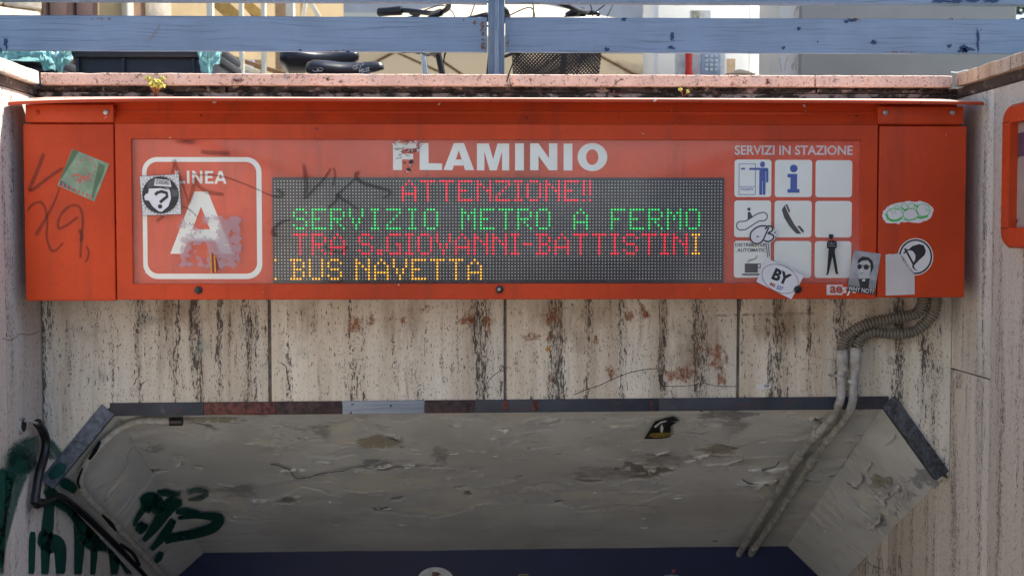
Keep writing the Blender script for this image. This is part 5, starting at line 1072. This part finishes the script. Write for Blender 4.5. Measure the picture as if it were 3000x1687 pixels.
# ================================================================== bins
m_bin = plain('bin_plastic', (0.020, 0.023, 0.030), 0.38, var=0.2, sc=10)
def bagmat(name, col, tr=0.4):
    g = G(name); g.set(g.b.inputs['Base Color'], col); g.set(g.b.inputs['Roughness'], 0.28)
    tl = g.n('BsdfTranslucent', {0: col}); mx = g.n('MixShader', {0: tr, 1: g.b.outputs[0], 2: tl.outputs[0]}); g.nt.links.new(mx.outputs[0], g.out.inputs[0])
    g.set(g.b.inputs['Normal'], g.bump(g.noise(g.pos(), 40, 4, .6), .6, .01)); return g.m
m_bag = bagmat('pale_teal_film', (0.30, 0.58, 0.60))
def bag(name, pts, parent, drop, Y, seed, mt):
    """liner film folded over a rim: follows px points, hangs by drop px"""
    V = []; F = []; pp = catmull([Vector((a, b, 0)) for a, b in pts], 8); n = len(pp); m = 9
    for i, q in enumerate(pp):
        t = i / (n - 1)
        for j in range(m):
            s_ = j / (m - 1); dr = drop * (0.35 + 0.65 * math.sin(math.pi * min(1, t * 1.2 + .1)) )
            cxm = (pts[0][0] + pts[-1][0]) / 2; nar = 1 - 0.42 * max(0, s_ - .35) * (1 if drop > 25 else 0)
            p = P(cxm + (q.x - cxm) * nar + 9 * noise.noise(Vector((t * 3, s_ * 3, seed))), q.y - 40 + (40 + dr) * s_ + 5 * noise.noise(Vector((t * 6, 1, seed))), Y - 0.012 - 0.02 * math.sin(s_ * 3))
            fo = noise.noise(Vector((t * 3.4 + seed + s_ * 1.5, s_ * 2.6, 0))) * .035 + abs(noise.noise(Vector((t * 8 - s_ * 4, s_ * 6, seed)))) * .022
            V.append(p + Vector((0, -fo, 0)))
    for i in range(n - 1):
        for j in range(m - 1): F.append((i * m + j, i * m + j + 1, (i + 1) * m + j + 1, (i + 1) * m + j))
    return mesh(name, V, F, mt, parent, 25)
def bin_(pxa, pxb, Y, top, label, ribs, lidpx=None):
    xa, xb = P(pxa, 180, Y).x, P(pxb, 180, Y).x; root = thing('waste_bin', ((xa + xb) / 2, Y + .3, 0), label, 'bin', 'black bins behind the parapet')
    bm = boxbm(xa, xb, Y + .012, Y + .55, .09, top, 0.02, 2)
    for v in bm.verts:
        t = 1 - v.co.z / top; v.co.x += ((xa + xb) / 2 - v.co.x) * .14 * t; v.co.y += (Y + .28 - v.co.y) * .14 * t
    frombm('body', bm, m_bin, root, 40)
    box('rim', xa - .012, xb + .012, Y - .006, Y + .566, top - .012, top + .018, m_bin, root, .006)
    for px in ribs:
        x = P(px, 180, Y).x; box('rib', x - .006, x + .006, Y + .0, Y + .0125, .25, top - .013, m_bin, root, .002)
    box('lid', xa - .01, xb + .01, Y - .012, Y + .57, top + .0185, top + .06, m_bin, root, .015)
    for x in (xa + .03, xb - .07): tube('wheel', [Vector((x, Y + .5, .09)), Vector((x + .04, Y + .5, .09))], .09, m_black, root, 16)
    return root
b1 = bin_(214, 618, 0.95, P(400, 160, .95).z, 'ribbed black waste bin behind the parapet, teal liner at its right corner', (226, 360, 566))
bag('liner_bag', [(580, 170), (600, 172), (625, 172), (652, 168)], b1, 55, .94, 3, m_bag)
bag('liner_bag', [(158, 170), (175, 175), (192, 175), (212, 168)], b1, 52, .93, 9, m_bag)
b2 = bin_(-260, 150, 1.12, P(60, 205, 1.12).z, 'black bin with a curved rim at the left edge, teal film over it', (22,))
tube('rim_band', [P(x, y, 1.08) for x, y in ((-250, 172), (-60, 172), (60, 174), (110, 178), (140, 192), (172, 216))], .020, m_bin, b2, 10, smoothk=6)
bag('liner_bag', [(-20, 172), (50, 168), (110, 176), (150, 192)], b2, 10, 1.06, 5, m_bag)
bag('liner_bag', [(118, 175), (140, 182), (165, 200)], b2, 30, 1.05, 14, m_bag)

# ================================================================== bicycles
m_rub = plain('tyre_rubber', (.015, .015, .015), .8); m_chrome = plain('bright_metal', (.6, .6, .6), .2, .95); m_frame_b = plain('dark_blue_frame', (.015, .02, .05), .3); m_frame_s = plain('silver_grey_frame', (.25, .26, .28), .3, .5); m_sad = plain('saddle_black', (.014, .016, .024), .32, var=.2, bump=.1, sc=400); m_cable = plain('cable_black', (.012, .012, .012), .4)
def saddle_geo(T, L=.28, w=.088, hs=1.0):
    st_ = [(-.5, .25, .010, .0), (-.47, .78, .030, .006), (-.38, 1.0, .040, .008), (-.22, .92, .038, .004), (-.05, .60, .034, -.002), (.12, .36, .030, -.004), (.30, .27, .026, -.002), (.43, .24, .022, 0), (.49, .16, .014, -.004), (.5, .04, .004, -.008)]; V = []; F = []; n = 16
    for a, ww, h, dz in st_:
        for k in range(n):
            t = 2 * math.pi * k / n; y = math.cos(t) * w * ww; z = math.sin(t) * (h * .62 if math.sin(t) > 0 else h * hs) + dz - (abs(math.cos(t)) ** 3) * .012
            V.append(T @ Vector((a * L, y, z)))
    m = len(st_)
    for i in range(m - 1):
        for k in range(n): F.append((i * n + k, i * n + (k + 1) % n, (i + 1) * n + (k + 1) % n, (i + 1) * n + k))
    F += [tuple(reversed(range(n))), tuple(range((m - 1) * n, m * n))]; return V, F
def ring(c, ax, u, r, n=40): w = ax.cross(u); return [c + (u * math.cos(2 * math.pi * i / n) + w * math.sin(2 * math.pi * i / n)) * r for i in range(n + 1)]
def bike(label, T, sh, bh, mf, steer=0.0, basket=False, reach=.36, sad=(.28, .088, 1.0)):
    root = thing('bicycle', T.translation, label, 'bicycle', 'bicycles parked behind the parapet')
    w = lambda *p: T @ Vector(p); ax = (T.to_3x3() @ Vector((0, 1, 0))); ux = T.to_3x3() @ Vector((1, 0, 0)); uz = Vector((0, 0, 1))
    for x, nm in ((-.46, 'rear'), (.60, 'front')):
        c = w(x, 0, .335); wl = tube('wheel', ring(c, ax, ux, .318), .016, m_rub, root, 8, caps=False); tube('rim', ring(c, ax, ux, .300), .009, m_chrome, wl, 6, caps=False)
        multitube('spokes', [([c + (ux * math.cos(a) + uz * math.sin(a)) * .02, c + (ux * math.cos(a + .3) + uz * math.sin(a + .3)) * .298], .001) for a in [i * math.pi / 12 for i in range(24)]] + [([c - ax * .045, c + ax * .045], .018)], m_chrome, wl, 4)
    hb, ht = w(.425, 0, .60), w(.385, 0, .76); sb, stp = w(0, 0, .29), w(-.165, 0, .74)
    multitube('frame', [([sb, stp], .015), ([sb, hb], .017), ([stp.lerp(sb, .45), ht.lerp(hb, .5)], .015), ([ht + (ht - hb) * .1, hb - (ht - hb) * .1], .019)] + [([sb, w(-.46, s * .05, .335)], .009) for s in (-1, 1)] + [([stp.lerp(sb, .1), w(-.46, s * .05, .335)], .008) for s in (-1, 1)], mf, root, 10)
    multitube('fork', [([hb, w(.45, s * .05, .5), w(.60, s * .05, .335)], .011) for s in (-1, 1)], mf, root, 8)
    sp = w(-.20, 0, sh - .03); tube('seat_post', [stp, sp], .0135, m_chrome, root, 10)
    v, f = saddle_geo(T @ Matrix.Translation((-.18, 0, sh)) @ Matrix.Rotation(rad(-4), 4, 'Y'), *sad); sad = mesh('saddle', v, f, m_sad, root, True)
    multitube('saddle_rails', [([w(-.28, s * .03, sh - .025), w(-.18, s * .022, sh - .05), w(-.08, s * .015, sh - .025)], .0035) for s in (-1, 1)], m_chrome, sad, 6)
    S = T @ Matrix.Translation((reach, 0, 0)) @ Matrix.Rotation(steer, 4, 'Z'); q = lambda *p: S @ Vector(p)
    multitube('stem', [([ht, q(0, 0, bh - .05)], .0145), ([q(0, 0, bh - .05), q(.05, 0, bh - .03)], .017)], m_black, root, 10)
    hbq = [q(-.12, -.29, bh), q(-.04, -.22, bh + .005), q(.04, -.10, bh - .02), q(.05, 0, bh - .03), q(.04, .10, bh - .02), q(-.04, .22, bh + .005), q(-.12, .29, bh)]
    bar_ = tube('handlebar', hbq, .0115, m_black, root, 10, smoothk=5)
    for s in (-1, 1):
        g0, g1 = q(-.13, s * .295, bh), q(-.045, s * .222, bh + .004); tube('grip', [g0, g0.lerp(g1, .05), g0.lerp(g1, .5), g0.lerp(g1, .93), g1], [.015, .020, .0195, .0215, .020], m_black, bar_, 12)
        tube('brake_lever', [q(-.01, s * .20, bh - .005), q(.035, s * .215, bh - .01), q(.0, s * .26, bh - .02), q(-.06, s * .30, bh - .022)], [.012, .008, .006, .004], m_black, bar_, 8, smoothk=4)
        tube('brake_cable', [q(.03, s * .21, bh), q(.14, s * .16, bh + .03), q(.15, s * .05, bh - .08), q(.06, 0, bh - .25), hb + uz * .05], .0026, m_cable, bar_, 6, smoothk=6)
    ck = tube('crank', [w(0, -.07, .29), w(.02, -.09, .29), w(.16, -.09, .25)], .009, m_chrome, root, 8); tube('chainring', [w(0, -.05, .29), w(0, -.055, .29)], .085, m_chrome, root, 28)
    box('pedal', *(lambda c: (c.x - .045, c.x + .045, c.y - .06, c.y, c.z - .01, c.z + .01))(w(.16, -.09, .25)), m_black, root, .003)
    if basket:
        bk = thing('basket', q(.2, 0, bh - .2), None, None); bk.parent = root; bk.location = WL[bk.name] - WL[root.name]
        x0, x1, yy, zt, zl = .07, .44, .20, bh - .075, bh - .36; ins = .035
        top = [(x0, -yy), (x1, -yy), (x1, yy), (x0, yy)]; bot = [(x0 + ins * .4, -yy + ins), (x1 - ins, -yy + ins), (x1 - ins, yy - ins), (x0 + ins * .4, yy - ins)]
        V = []; F = []
        def strip(a, b, nn, wd):
            d = (b - a).normalized().cross(nn).normalized() * wd; k = len(V); V.extend([a + d, b + d, b - d, a - d]); F.append((k, k + 1, k + 2, k + 3))
        for i in range(4):
            A, B, C, D = q(*top[i], zt), q(*top[(i + 1) % 4], zt), q(*bot[(i + 1) % 4], zl), q(*bot[i], zl); nn = (B - A).cross(D - A).normalized(); Wd, Hd = (B - A).length, (D - A).length
            pt = lambda u, v_: A.lerp(B, u).lerp(D.lerp(C, u), v_)
            sp_ = .0150; N_ = int((Wd + Hd) / sp_)
            for k in range(N_):
                c = k * sp_ * 1.0
                for sg in (1, -1):   # line u*W +- v*H = c
                    if sg == 1: u0 = min(c, Wd); v0 = c - u0; v1 = min(c, Hd); u1 = c - v1
                    else: u0 = max(0, c - Hd); v0 = max(0, Hd - c); u1 = min(Wd, c); v1 = v0 + (u1 - u0)
                    if sg == -1: v0, v1 = (Hd - c + u0), (Hd - c + u1); v0 = max(0, v0); v1 = min(Hd, v1)
                    if abs(u1 - u0) < .002 or v0 > Hd + 1e-6 or v1 > Hd + 1e-6: continue
                    strip(pt(u0 / Wd, v0 / Hd), pt(u1 / Wd, v1 / Hd), nn, .0021)
        k = len(V); V.extend([q(*p, zl) for p in bot]); F.append((k, k + 1, k + 2, k + 3))
        mesh('basket_mesh', V, F, m_black, bk)
        tube('basket_rim', [q(*p, zt) for p in top + top[:1]], .005, m_black, bk, 8); tube('basket_band', [q(*p, zl) for p in bot + bot[:1]], .004, m_black, bk, 8)
        tube('basket_stay', [q(.04, -.21, zt - .15), q(.18, -.21, zt - .10), q(.36, -.21, zt - .03)], .006, m_black, bk, 8)
    return root, sad
def bikeT(px, py_s, Y, ang, sh):
    s_ = P(px, py_s, Y); a = rad(ang); off = Matrix.Rotation(a, 4, 'Z') @ Vector((-.18, 0, 0))
    return Matrix.Translation((s_.x - off.x, s_.y - off.y, 0)) @ Matrix.Rotation(a, 4, 'Z')
shA = P(1010, 196, 1.05).z; A_b, sA = bike('bicycle with a black wire-mesh basket, its printed saddle just above the coping', bikeT(1010, 196, 1.05, 2, shA), shA, 1.15, m_frame_s, rad(-6), True, .42, (.31, .09, 1.2))
shB = P(930, 160, 1.45).z; B_b, sB = bike('bicycle with a large dark navy saddle standing behind the basket bicycle', bikeT(935, 160, 1.45, 4, shB), shB, 1.24, m_frame_b, rad(22), False, .30, (.34, .12, 2.1))
shC = P(1250, 128, 1.42).z; bike('bicycle behind the railing post, its bare seat post showing under the rail', bikeT(1252, 128, 1.42, -3, shC), shC, 1.225, m_frame_b, rad(-30), False, .42)
m_sprint = plain('silver_print', (.55, .55, .58), .4)
text('print', 'FELIZ', (1052, 201, 1084, 212), m_sprint, sA, 0, .02, -14, place=lambda x, y: P(x, y, 1.05 - .048))
for c in (circ(1048, 196, 9, 5, 14), circ(1056, 188, 10, 4, 14), circ(1040, 198, 6, 6, 12), circ(925, 206, 9, 4, 12), circ(938, 204, 8, 5, 12)):
    qs = stroke2(c, 1.4, True); V = []; F = []
    for qd in qs:
        b = len(V); V += [P(x, y, (1.05 - .062) if x > 1000 else 1.05 - .088) for x, y in qd]; F.append((b, b + 1, b + 2, b + 3))
    mesh('print', V, F, m_sprint, sA)

# ================================================================== telephone, cabinet
YPH = 2.2; ph = thing('public_telephone', P(2080, 200, YPH) * 1.0 - Vector((0, 0, P(2080, 200, YPH).z)), 'white public telephone booth with red handset and blue-grey keypad', 'telephone')
m_booth = bagmat('booth_acrylic', (.90, .91, .90), .6); m_pho = plain('phone_grey', (.55, .58, .62), .4); m_key = plain('keypad_blue', (.30, .40, .58), .4); m_hs = plain('handset_red', (.62, .03, .02), .35)
pz = lambda py: P(2080, py, YPH).z; pxx = lambda px, Y=YPH: P(px, 180, Y).x
box('post', pxx(2040), pxx(2100), YPH + .12, YPH + .2, 0, pz(230), m_booth, ph, .01)
box('back_panel', pxx(1905), pxx(2208), YPH + .10, YPH + .119, pz(330), pz(-60), m_booth, ph, .01)
for a, b in ((1892, 1904), (2209, 2221)): box('side_shield', pxx(a), pxx(b), YPH - .30, YPH + .115, pz(300), pz(-60), m_booth, ph, .008)
prism('hood', [(pxx(1890), pz(-61)), (pxx(1910), pz(-90)), (pxx(2190), pz(-90)), (pxx(2222), pz(-61))], YPH - .30, YPH + .119, m_booth, ph, .006)
box('phone_body', pxx(1985), pxx(2125), YPH - .02, YPH + .099, pz(290), pz(105), m_pho, ph, .015)
kp_ = box('keypad', pxx(2052), pxx(2108), YPH - .03, YPH - .0205, pz(220), pz(150), m_key, ph, .003)
for r in range(4):
    for c in range(3): box('key', pxx(2062 + c * 14), pxx(2071 + c * 14), YPH - .036, YPH - .0305, pz(172 + r * 13), pz(164 + r * 13), m_pho, kp_, .001)
tube('handset', [P(2018, y, YPH - .05) for y in (120, 128, 150, 200, 235, 244)], [.014, .024, .018, .016, .024, .014], m_hs, ph, 12)
box('notice', pxx(2030), pxx(2090), YPH + .09, YPH + .0995, pz(52), pz(22), plain('notice_grey', (.5, .52, .55)), ph); box('notice_mark', pxx(2036), pxx(2058), YPH + .086, YPH + .0895, pz(48), pz(24), plain('notice_print', (.32, .33, .28), var=.4, sc=60), ph)
box('sticker_label', pxx(2140), pxx(2165), YPH + .093, YPH + .0995, pz(210), pz(165), plain('tan_label', (.6, .42, .28)), ph)
tube('phone_cord', [P(x, y, YPH - .04) for x, y in ((2018, 240), (2022, 290), (2050, 310), (2070, 285))], .006, m_steel, ph, 8, smoothk=5)
YCB = 1.15; cz = thing('utility_cabinet', (P(2640, 200, YCB).x, YCB + .2, 0), 'tall plain grey-beige utility cabinet behind the right end of the railing', 'cabinet')
def cabmat():
    g = G('cabinet_paint'); v = g.pos(); c = g.mix(g.step(g.noise(v, 3, 4, .6), .3, .7), (.30, .295, .255), (.35, .345, .30)); c, h = specks(g, c, v, 12, .14, .8, (.10, .09, .08)); return g.fin(c, .5)
m_cab = cabmat(); cx0, cx1 = P(2346, 200, YCB).x, P(2978, 200, YCB).x; ct = 1.62
box('body', cx0, cx1, YCB, YCB + .4, .06, ct, m_cab, cz, .012); box('plinth', cx0 + .02, cx1 - .02, YCB + .02, YCB + .38, 0, .0595, m_concrete, cz, .004)
box('lid', cx0 - .02, cx1 + .02, YCB - .02, YCB + .42, ct + .0005, ct + .04, m_cab, cz, .01)
box('door_seam', (cx0 + cx1) / 2 - .002, (cx0 + cx1) / 2 + .002, YCB - .0015, YCB + .001, .1, ct * .62 - .3, m_dark, cz)
m_pcab = plain('pale_side_panel', (.62, .60, .53), .5, var=.06, sc=6); cs = thing('junction_box', (P(2312, 200, YCB + .06).x, YCB + .2, 0), 'narrow pale box with black scribbles left of the grey-beige cabinet', 'cabinet')
sx0, sx1 = P(2280, 200, YCB + .03).x, P(2344, 200, YCB + .03).x; box('body', sx0, sx1, YCB + .03, YCB + .4, 0, 1.60, m_pcab, cs, .008); box('lid', sx0 - .01, sx1 + .002, YCB + .02, YCB + .41, 1.6005, 1.63, m_pcab, cs, .004)
for pts in ([(2290, 215), (2286, 190), (2284, 165)], [(2298, 215), (2303, 180), (2312, 165)], [(2318, 200), (2325, 185), (2322, 205), (2318, 190)], [(2333, 212), (2330, 180), (2340, 162)], [(2308, 218), (2312, 195)], [(2327, 52), (2330, 30), (2338, 20), (2332, 35)]): ribbon('scrawl', pts, 2.2, m_mark, cs, lambda x, y: P(x, y, YCB + .0285), k=4)

# ================================================================== market umbrella
YU = 9.0; ap = P(1452, -18, YU + 2.6); ezl = P(1452, 106, YU).z
um = thing('market_umbrella', (ap.x, YU + 2.6, 0), 'large white square market umbrella behind the bicycles', 'umbrella'); m_can = bagmat('umbrella_canvas', (.72, .62, .44), .10); m_wood = plain('umbrella_wood', (.28, .15, .07), .6)
hw = 2.65; corners = [Vector((ap.x - hw, YU, ezl)), Vector((ap.x + hw, YU, ezl)), Vector((ap.x + hw, YU + 5.2, ezl)), Vector((ap.x - hw, YU + 5.2, ezl))]
for i in range(4):
    a, b = corners[i], corners[(i + 1) % 4]; N_ = 14; V = []; F = []
    for r in range(N_ + 1):
        for c in range(N_ + 1):
            p = ap.lerp(a.lerp(b, c / N_), r / N_); sag = math.sin(math.pi * r / N_) * (1 - abs(2 * c / N_ - 1) * .0) * -.05 - .06 * math.sin(math.pi * c / N_) * (r / N_) * 0; V.append(p + Vector((0, 0, sag)))
    for r in range(N_):
        for c in range(N_): F.append((r * (N_ + 1) + c, (r + 1) * (N_ + 1) + c, (r + 1) * (N_ + 1) + c + 1, r * (N_ + 1) + c + 1))
    mesh('canopy_panel', V, F, m_can, um, True)
    n_ = (b - a).cross(Vector((0, 0, 1))).normalized() * .004
    mesh('valance', [a + n_, b + n_, b + n_ - Vector((0, 0, .18)), a + n_ - Vector((0, 0, .18))], [(0, 1, 2, 3)], m_can, um)
    for t in (a, a.lerp(b, .5)): tube('rib', [ap - Vector((0, 0, .08)), t - Vector((0, 0, .06))], .018, m_wood, um, 6)
    tube('strut', [Vector((ap.x, ap.y, ezl - .35)), ap.lerp(a, .5) - Vector((0, 0, .07))], .016, m_wood, um, 6)
tube('pole', [Vector((ap.x, ap.y, 0)), ap - Vector((0, 0, .02))], .035, m_wood, um, 12); box('base', ap.x - .4, ap.x + .4, ap.y - .4, ap.y + .4, 0, .08, m_concrete, um, .01)

# ================================================================== buildings and trees behind
m_ochre = plain('ochre_render', (.50, .37, .20), .85, var=.12, sc=3, bump=.2); m_rough = plain('rough_pale_stone', (.62, .54, .42), .9, var=.2, sc=14, bump=1.0); m_brown = plain('brown_door', (.055, .022, .016), .5); m_cream = plain('cream_paint', (.74, .69, .55), .7, var=.05); m_win = plain('window_glass', (.03, .035, .04), .1); m_pale = plain('pale_grey_render', (.50, .49, .50), .85, var=.08, sc=1.5)
O_ = P(-260, 640, 5.4); O_.z = 0; uu = Vector((.7071, .7071, 0)); nn_ = Vector((.7071, -.7071, 0))
FM = Matrix(((uu.x, -nn_.x, 0, O_.x), (uu.y, -nn_.y, 0, O_.y), (0, 0, 1, 0), (0, 0, 0, 1)))
def U(px):
    d = ray(px, 640); t = (O_ - CAM).dot(nn_) / d.dot(nn_); return (CAM + d * t - O_).dot(uu)
ho = thing('house', O_, 'ochre and rough-stone house front with a brown door, far left beyond the bins', 'building')
def fbox(name, u0, u1, z0, z1, y0, y1, mt, parent, bev=.0): return prism(name, [(u0, z0), (u1, z0), (u1, z1), (u0, z1)], y0, y1, mt, parent, bev, FM)
fbox('wall', -2.5, U(1010), 0, 6.5, 0, .4, m_ochre, ho)
k = 0; ud0, ud1 = U(132), U(292)
for r in range(5):
    u = -2.4 + (.3 if r % 2 else 0)
    while u < ud0 - .05:
        e = min(u + .62, ud0 - .02); fbox('stone_block', u + .006, e - .006, r * .5 + .006, r * .5 + .494, -.07, .0, m_rough, ho, .02); u += .62
    u = U(428); fbox('stone_block', u, U(500), r * .5 + .006, r * .5 + .494, -.06, 0, m_rough, ho, .02)
d_ = fbox('door', ud0, ud1, 0, 2.6, -.02, -.001, m_brown, ho); um_ = (ud0 + ud1) / 2
for a, b in ((ud0 + .05, um_ - .04), (um_ + .04, ud1 - .05)):
    for z0, z1 in ((.2, 1.0), (1.15, 2.45)): fbox('door_panel', a, b, z0, z1, -.035, -.021, m_brown, d_, .008)
fbox('pilaster', U(362), U(382), 0, 4, -.10, -.001, m_cream, ho, .01); fbox('cornice', -2.5, U(1010), 3.4, 3.6, -.15, -.001, m_cream, ho, .02)
fbox('wall_board', U(384), U(426), 0, 3.3, -.03, -.001, plain('brown_board', (.25, .15, .09), .8), ho)  # brown board on the wall beside the pilaster
for a in (.2, 1.6, 2.9):
    w_ = fbox('window', a, a + .8, 4.2, 5.7, -.02, -.001, m_win, ho); fbox('sill', a - .08, a + .88, 4.08, 4.19, -.14, -.001, m_cream, w_, .01)
    for q_ in (a + .0, a + .385, a + .77): fbox('mullion', q_, q_ + .03, 4.2, 5.7, -.045, -.021, m_cream, w_)
fbox('roof', -2.6, U(1010) + .1, 6.5, 6.75, -.35, .9, plain('roof_tile', (.32, .13, .07), .8), ho, .02)
# veranda with cream posts and ochre boards
ve = thing('veranda', P(690, 640, 5.2) * 1 - Vector((0, 0, P(690, 640, 5.2).z)), 'veranda with cream posts and ochre boards left of the umbrella', 'veranda'); YV = 5.2
vx = lambda px: P(px, 180, YV).x; vz = lambda py: P(700, py, YV).z
for a, b in ((606, 625), (765, 778), (838, 862), (700, 712)): box('post', vx(a), vx(b), YV, YV + .06, 0, 3.1, m_cream, ve, .008)
box('beam', vx(540), vx(990), YV - .02, YV + .09, 3.1005, 3.25, m_wood, ve, .01)
m_ob = plain('ochre_board', (.52, .33, .10), .7); m_tan = plain('tan_board', (.36, .25, .16), .8)
def dboard(name, a, b, w, mt, Y): return prism(name, [(P(x, y, Y).x, P(x, y, Y).z) for x, y in stroke2([a, b], w)[0]], Y, Y + .03, mt, ve, .004)
for a, b, w, mt in (((560, -60), (700, 60), 40, m_ob), ((640, -60), (790, 70), 30, m_ob), ((870, -60), (950, 80), 14, m_cream), ((905, -60), (880, 90), 12, m_cream), ((700, 0), (770, 80), 8, m_black), ((560, 132), (860, 226), 13, m_wood), ((700, 190), (760, 214), 14, m_cream)): dboard('board', a, b, w, mt, YV + .10 + random.random() * .05)
box('back_board', vx(626), vx(760), YV + .3, YV + .33, 0, vz(158), m_tan, ve, .004); box('parapet_board', vx(655), vx(702), YV + .2, YV + .24, 0, vz(165), m_rough, ve, .01); box('notice_board', vx(694), vx(735), YV + .12, YV + .15, vz(216), vz(170), plain('lilac_notice', (.55, .55, .72), .6), ve, .004)
box('panel', vx(790), vx(835), YV + .25, YV + .28, 0, 3.0, m_tan, ve, .004); box('panel', vx(866), vx(880), YV + .26, YV + .29, 0, 3.0, m_ob, ve, .004)
# far pale building
YB_ = 30.0; fb = thing('apartment_building', (3, YB_, 0), 'pale grey building across the square, behind the umbrella', 'building'); bx0, bx1 = P(880, 100, YB_).x, P(2600, 100, YB_).x
box('wall', bx0, bx1, YB_, YB_ + 8, 0, 13, m_pale, fb)
for r in range(4):
    for c in range(5):
        x = bx0 + 1.2 + c * (bx1 - bx0 - 2.4) / 5; w_ = box('window', x, x + 1.1, YB_ - .03, YB_ + .01, 1.2 + r * 3.1, 2.9 + r * 3.1, m_win, fb)
        box('frame', x - .1, x + 1.2, YB_ - .06, YB_ - .031, 2.91 + r * 3.1, 3.05 + r * 3.1, m_cream, w_); box('sill', x - .1, x + 1.2, YB_ - .15, YB_ - .031, 1.08 + r * 3.1, 1.19 + r * 3.1, m_cream, w_)
box('cornice', bx0 - .2, bx1 + .2, YB_ - .4, YB_ + 8, 13.001, 13.4, m_cream, fb)
m_leaf = plain('leaf_green', (.045, .085, .025), .6, var=.5, sc=3); m_bark = plain('bark', (.10, .075, .05), .9, bump=.8)
def tree(X, Y, h, r, seed, label):
    rnd = random.Random(seed); root = thing('tree', (X, Y, 0), label, 'tree', 'trees beyond the telephone'); B = Vector((X, Y, 0))
    segs = [(catmull([B, B + Vector((.05, 0, h * .25)), B + Vector((-.05, .1, h * .55))], 5), [.17, .165, .16, .155, .15, .145, .14, .13, .12, .11, .10])]
    tips = []
    for i in range(9):
        a = i * 2.4 + rnd.random(); s0 = B + Vector((0, 0, h * rnd.uniform(.3, .55))); e = s0 + Vector((math.cos(a) * r * .8, math.sin(a) * r * .8, h * rnd.uniform(.05, .35))); segs.append((catmull([s0, s0.lerp(e, .5) + Vector((0, 0, .15)), e], 3), .04)); tips += [e, s0.lerp(e, .6)]
    multitube('trunk', segs, m_bark, root, 7); V = []; F = []
    for i in range(6500):
        c = rnd.choice(tips) + Vector((rnd.gauss(0, .5), rnd.gauss(0, .5), rnd.gauss(0, .45))) * r * .55
        a = Vector((rnd.gauss(0, 1), rnd.gauss(0, 1), rnd.gauss(0, 1))).normalized(); b = a.orthogonal().normalized(); s_ = rnd.uniform(.05, .10); k = len(V); V += [c + a * s_, c + b * s_ * .5, c - a * s_, c - b * s_ * .5]; F.append((k, k + 1, k + 2, k + 3))
    mesh('crown', V, F, m_leaf, root)
t0 = P(2250, 100, 8.5); tree(t0.x, 8.5, 4.2, .55, 21, 'dark leafy tree seen between the telephone and the pale box')
t1 = P(3080, 100, 7.0); tree(t1.x, 7.0, 4.6, 1.6, 33, 'dark leafy tree at the right edge behind the cabinet')
t2 = P(2255, 100, 14); tree(t2.x, 14, 6.5, .9, 44, 'slender tree farther back, between the telephone and the pale box')
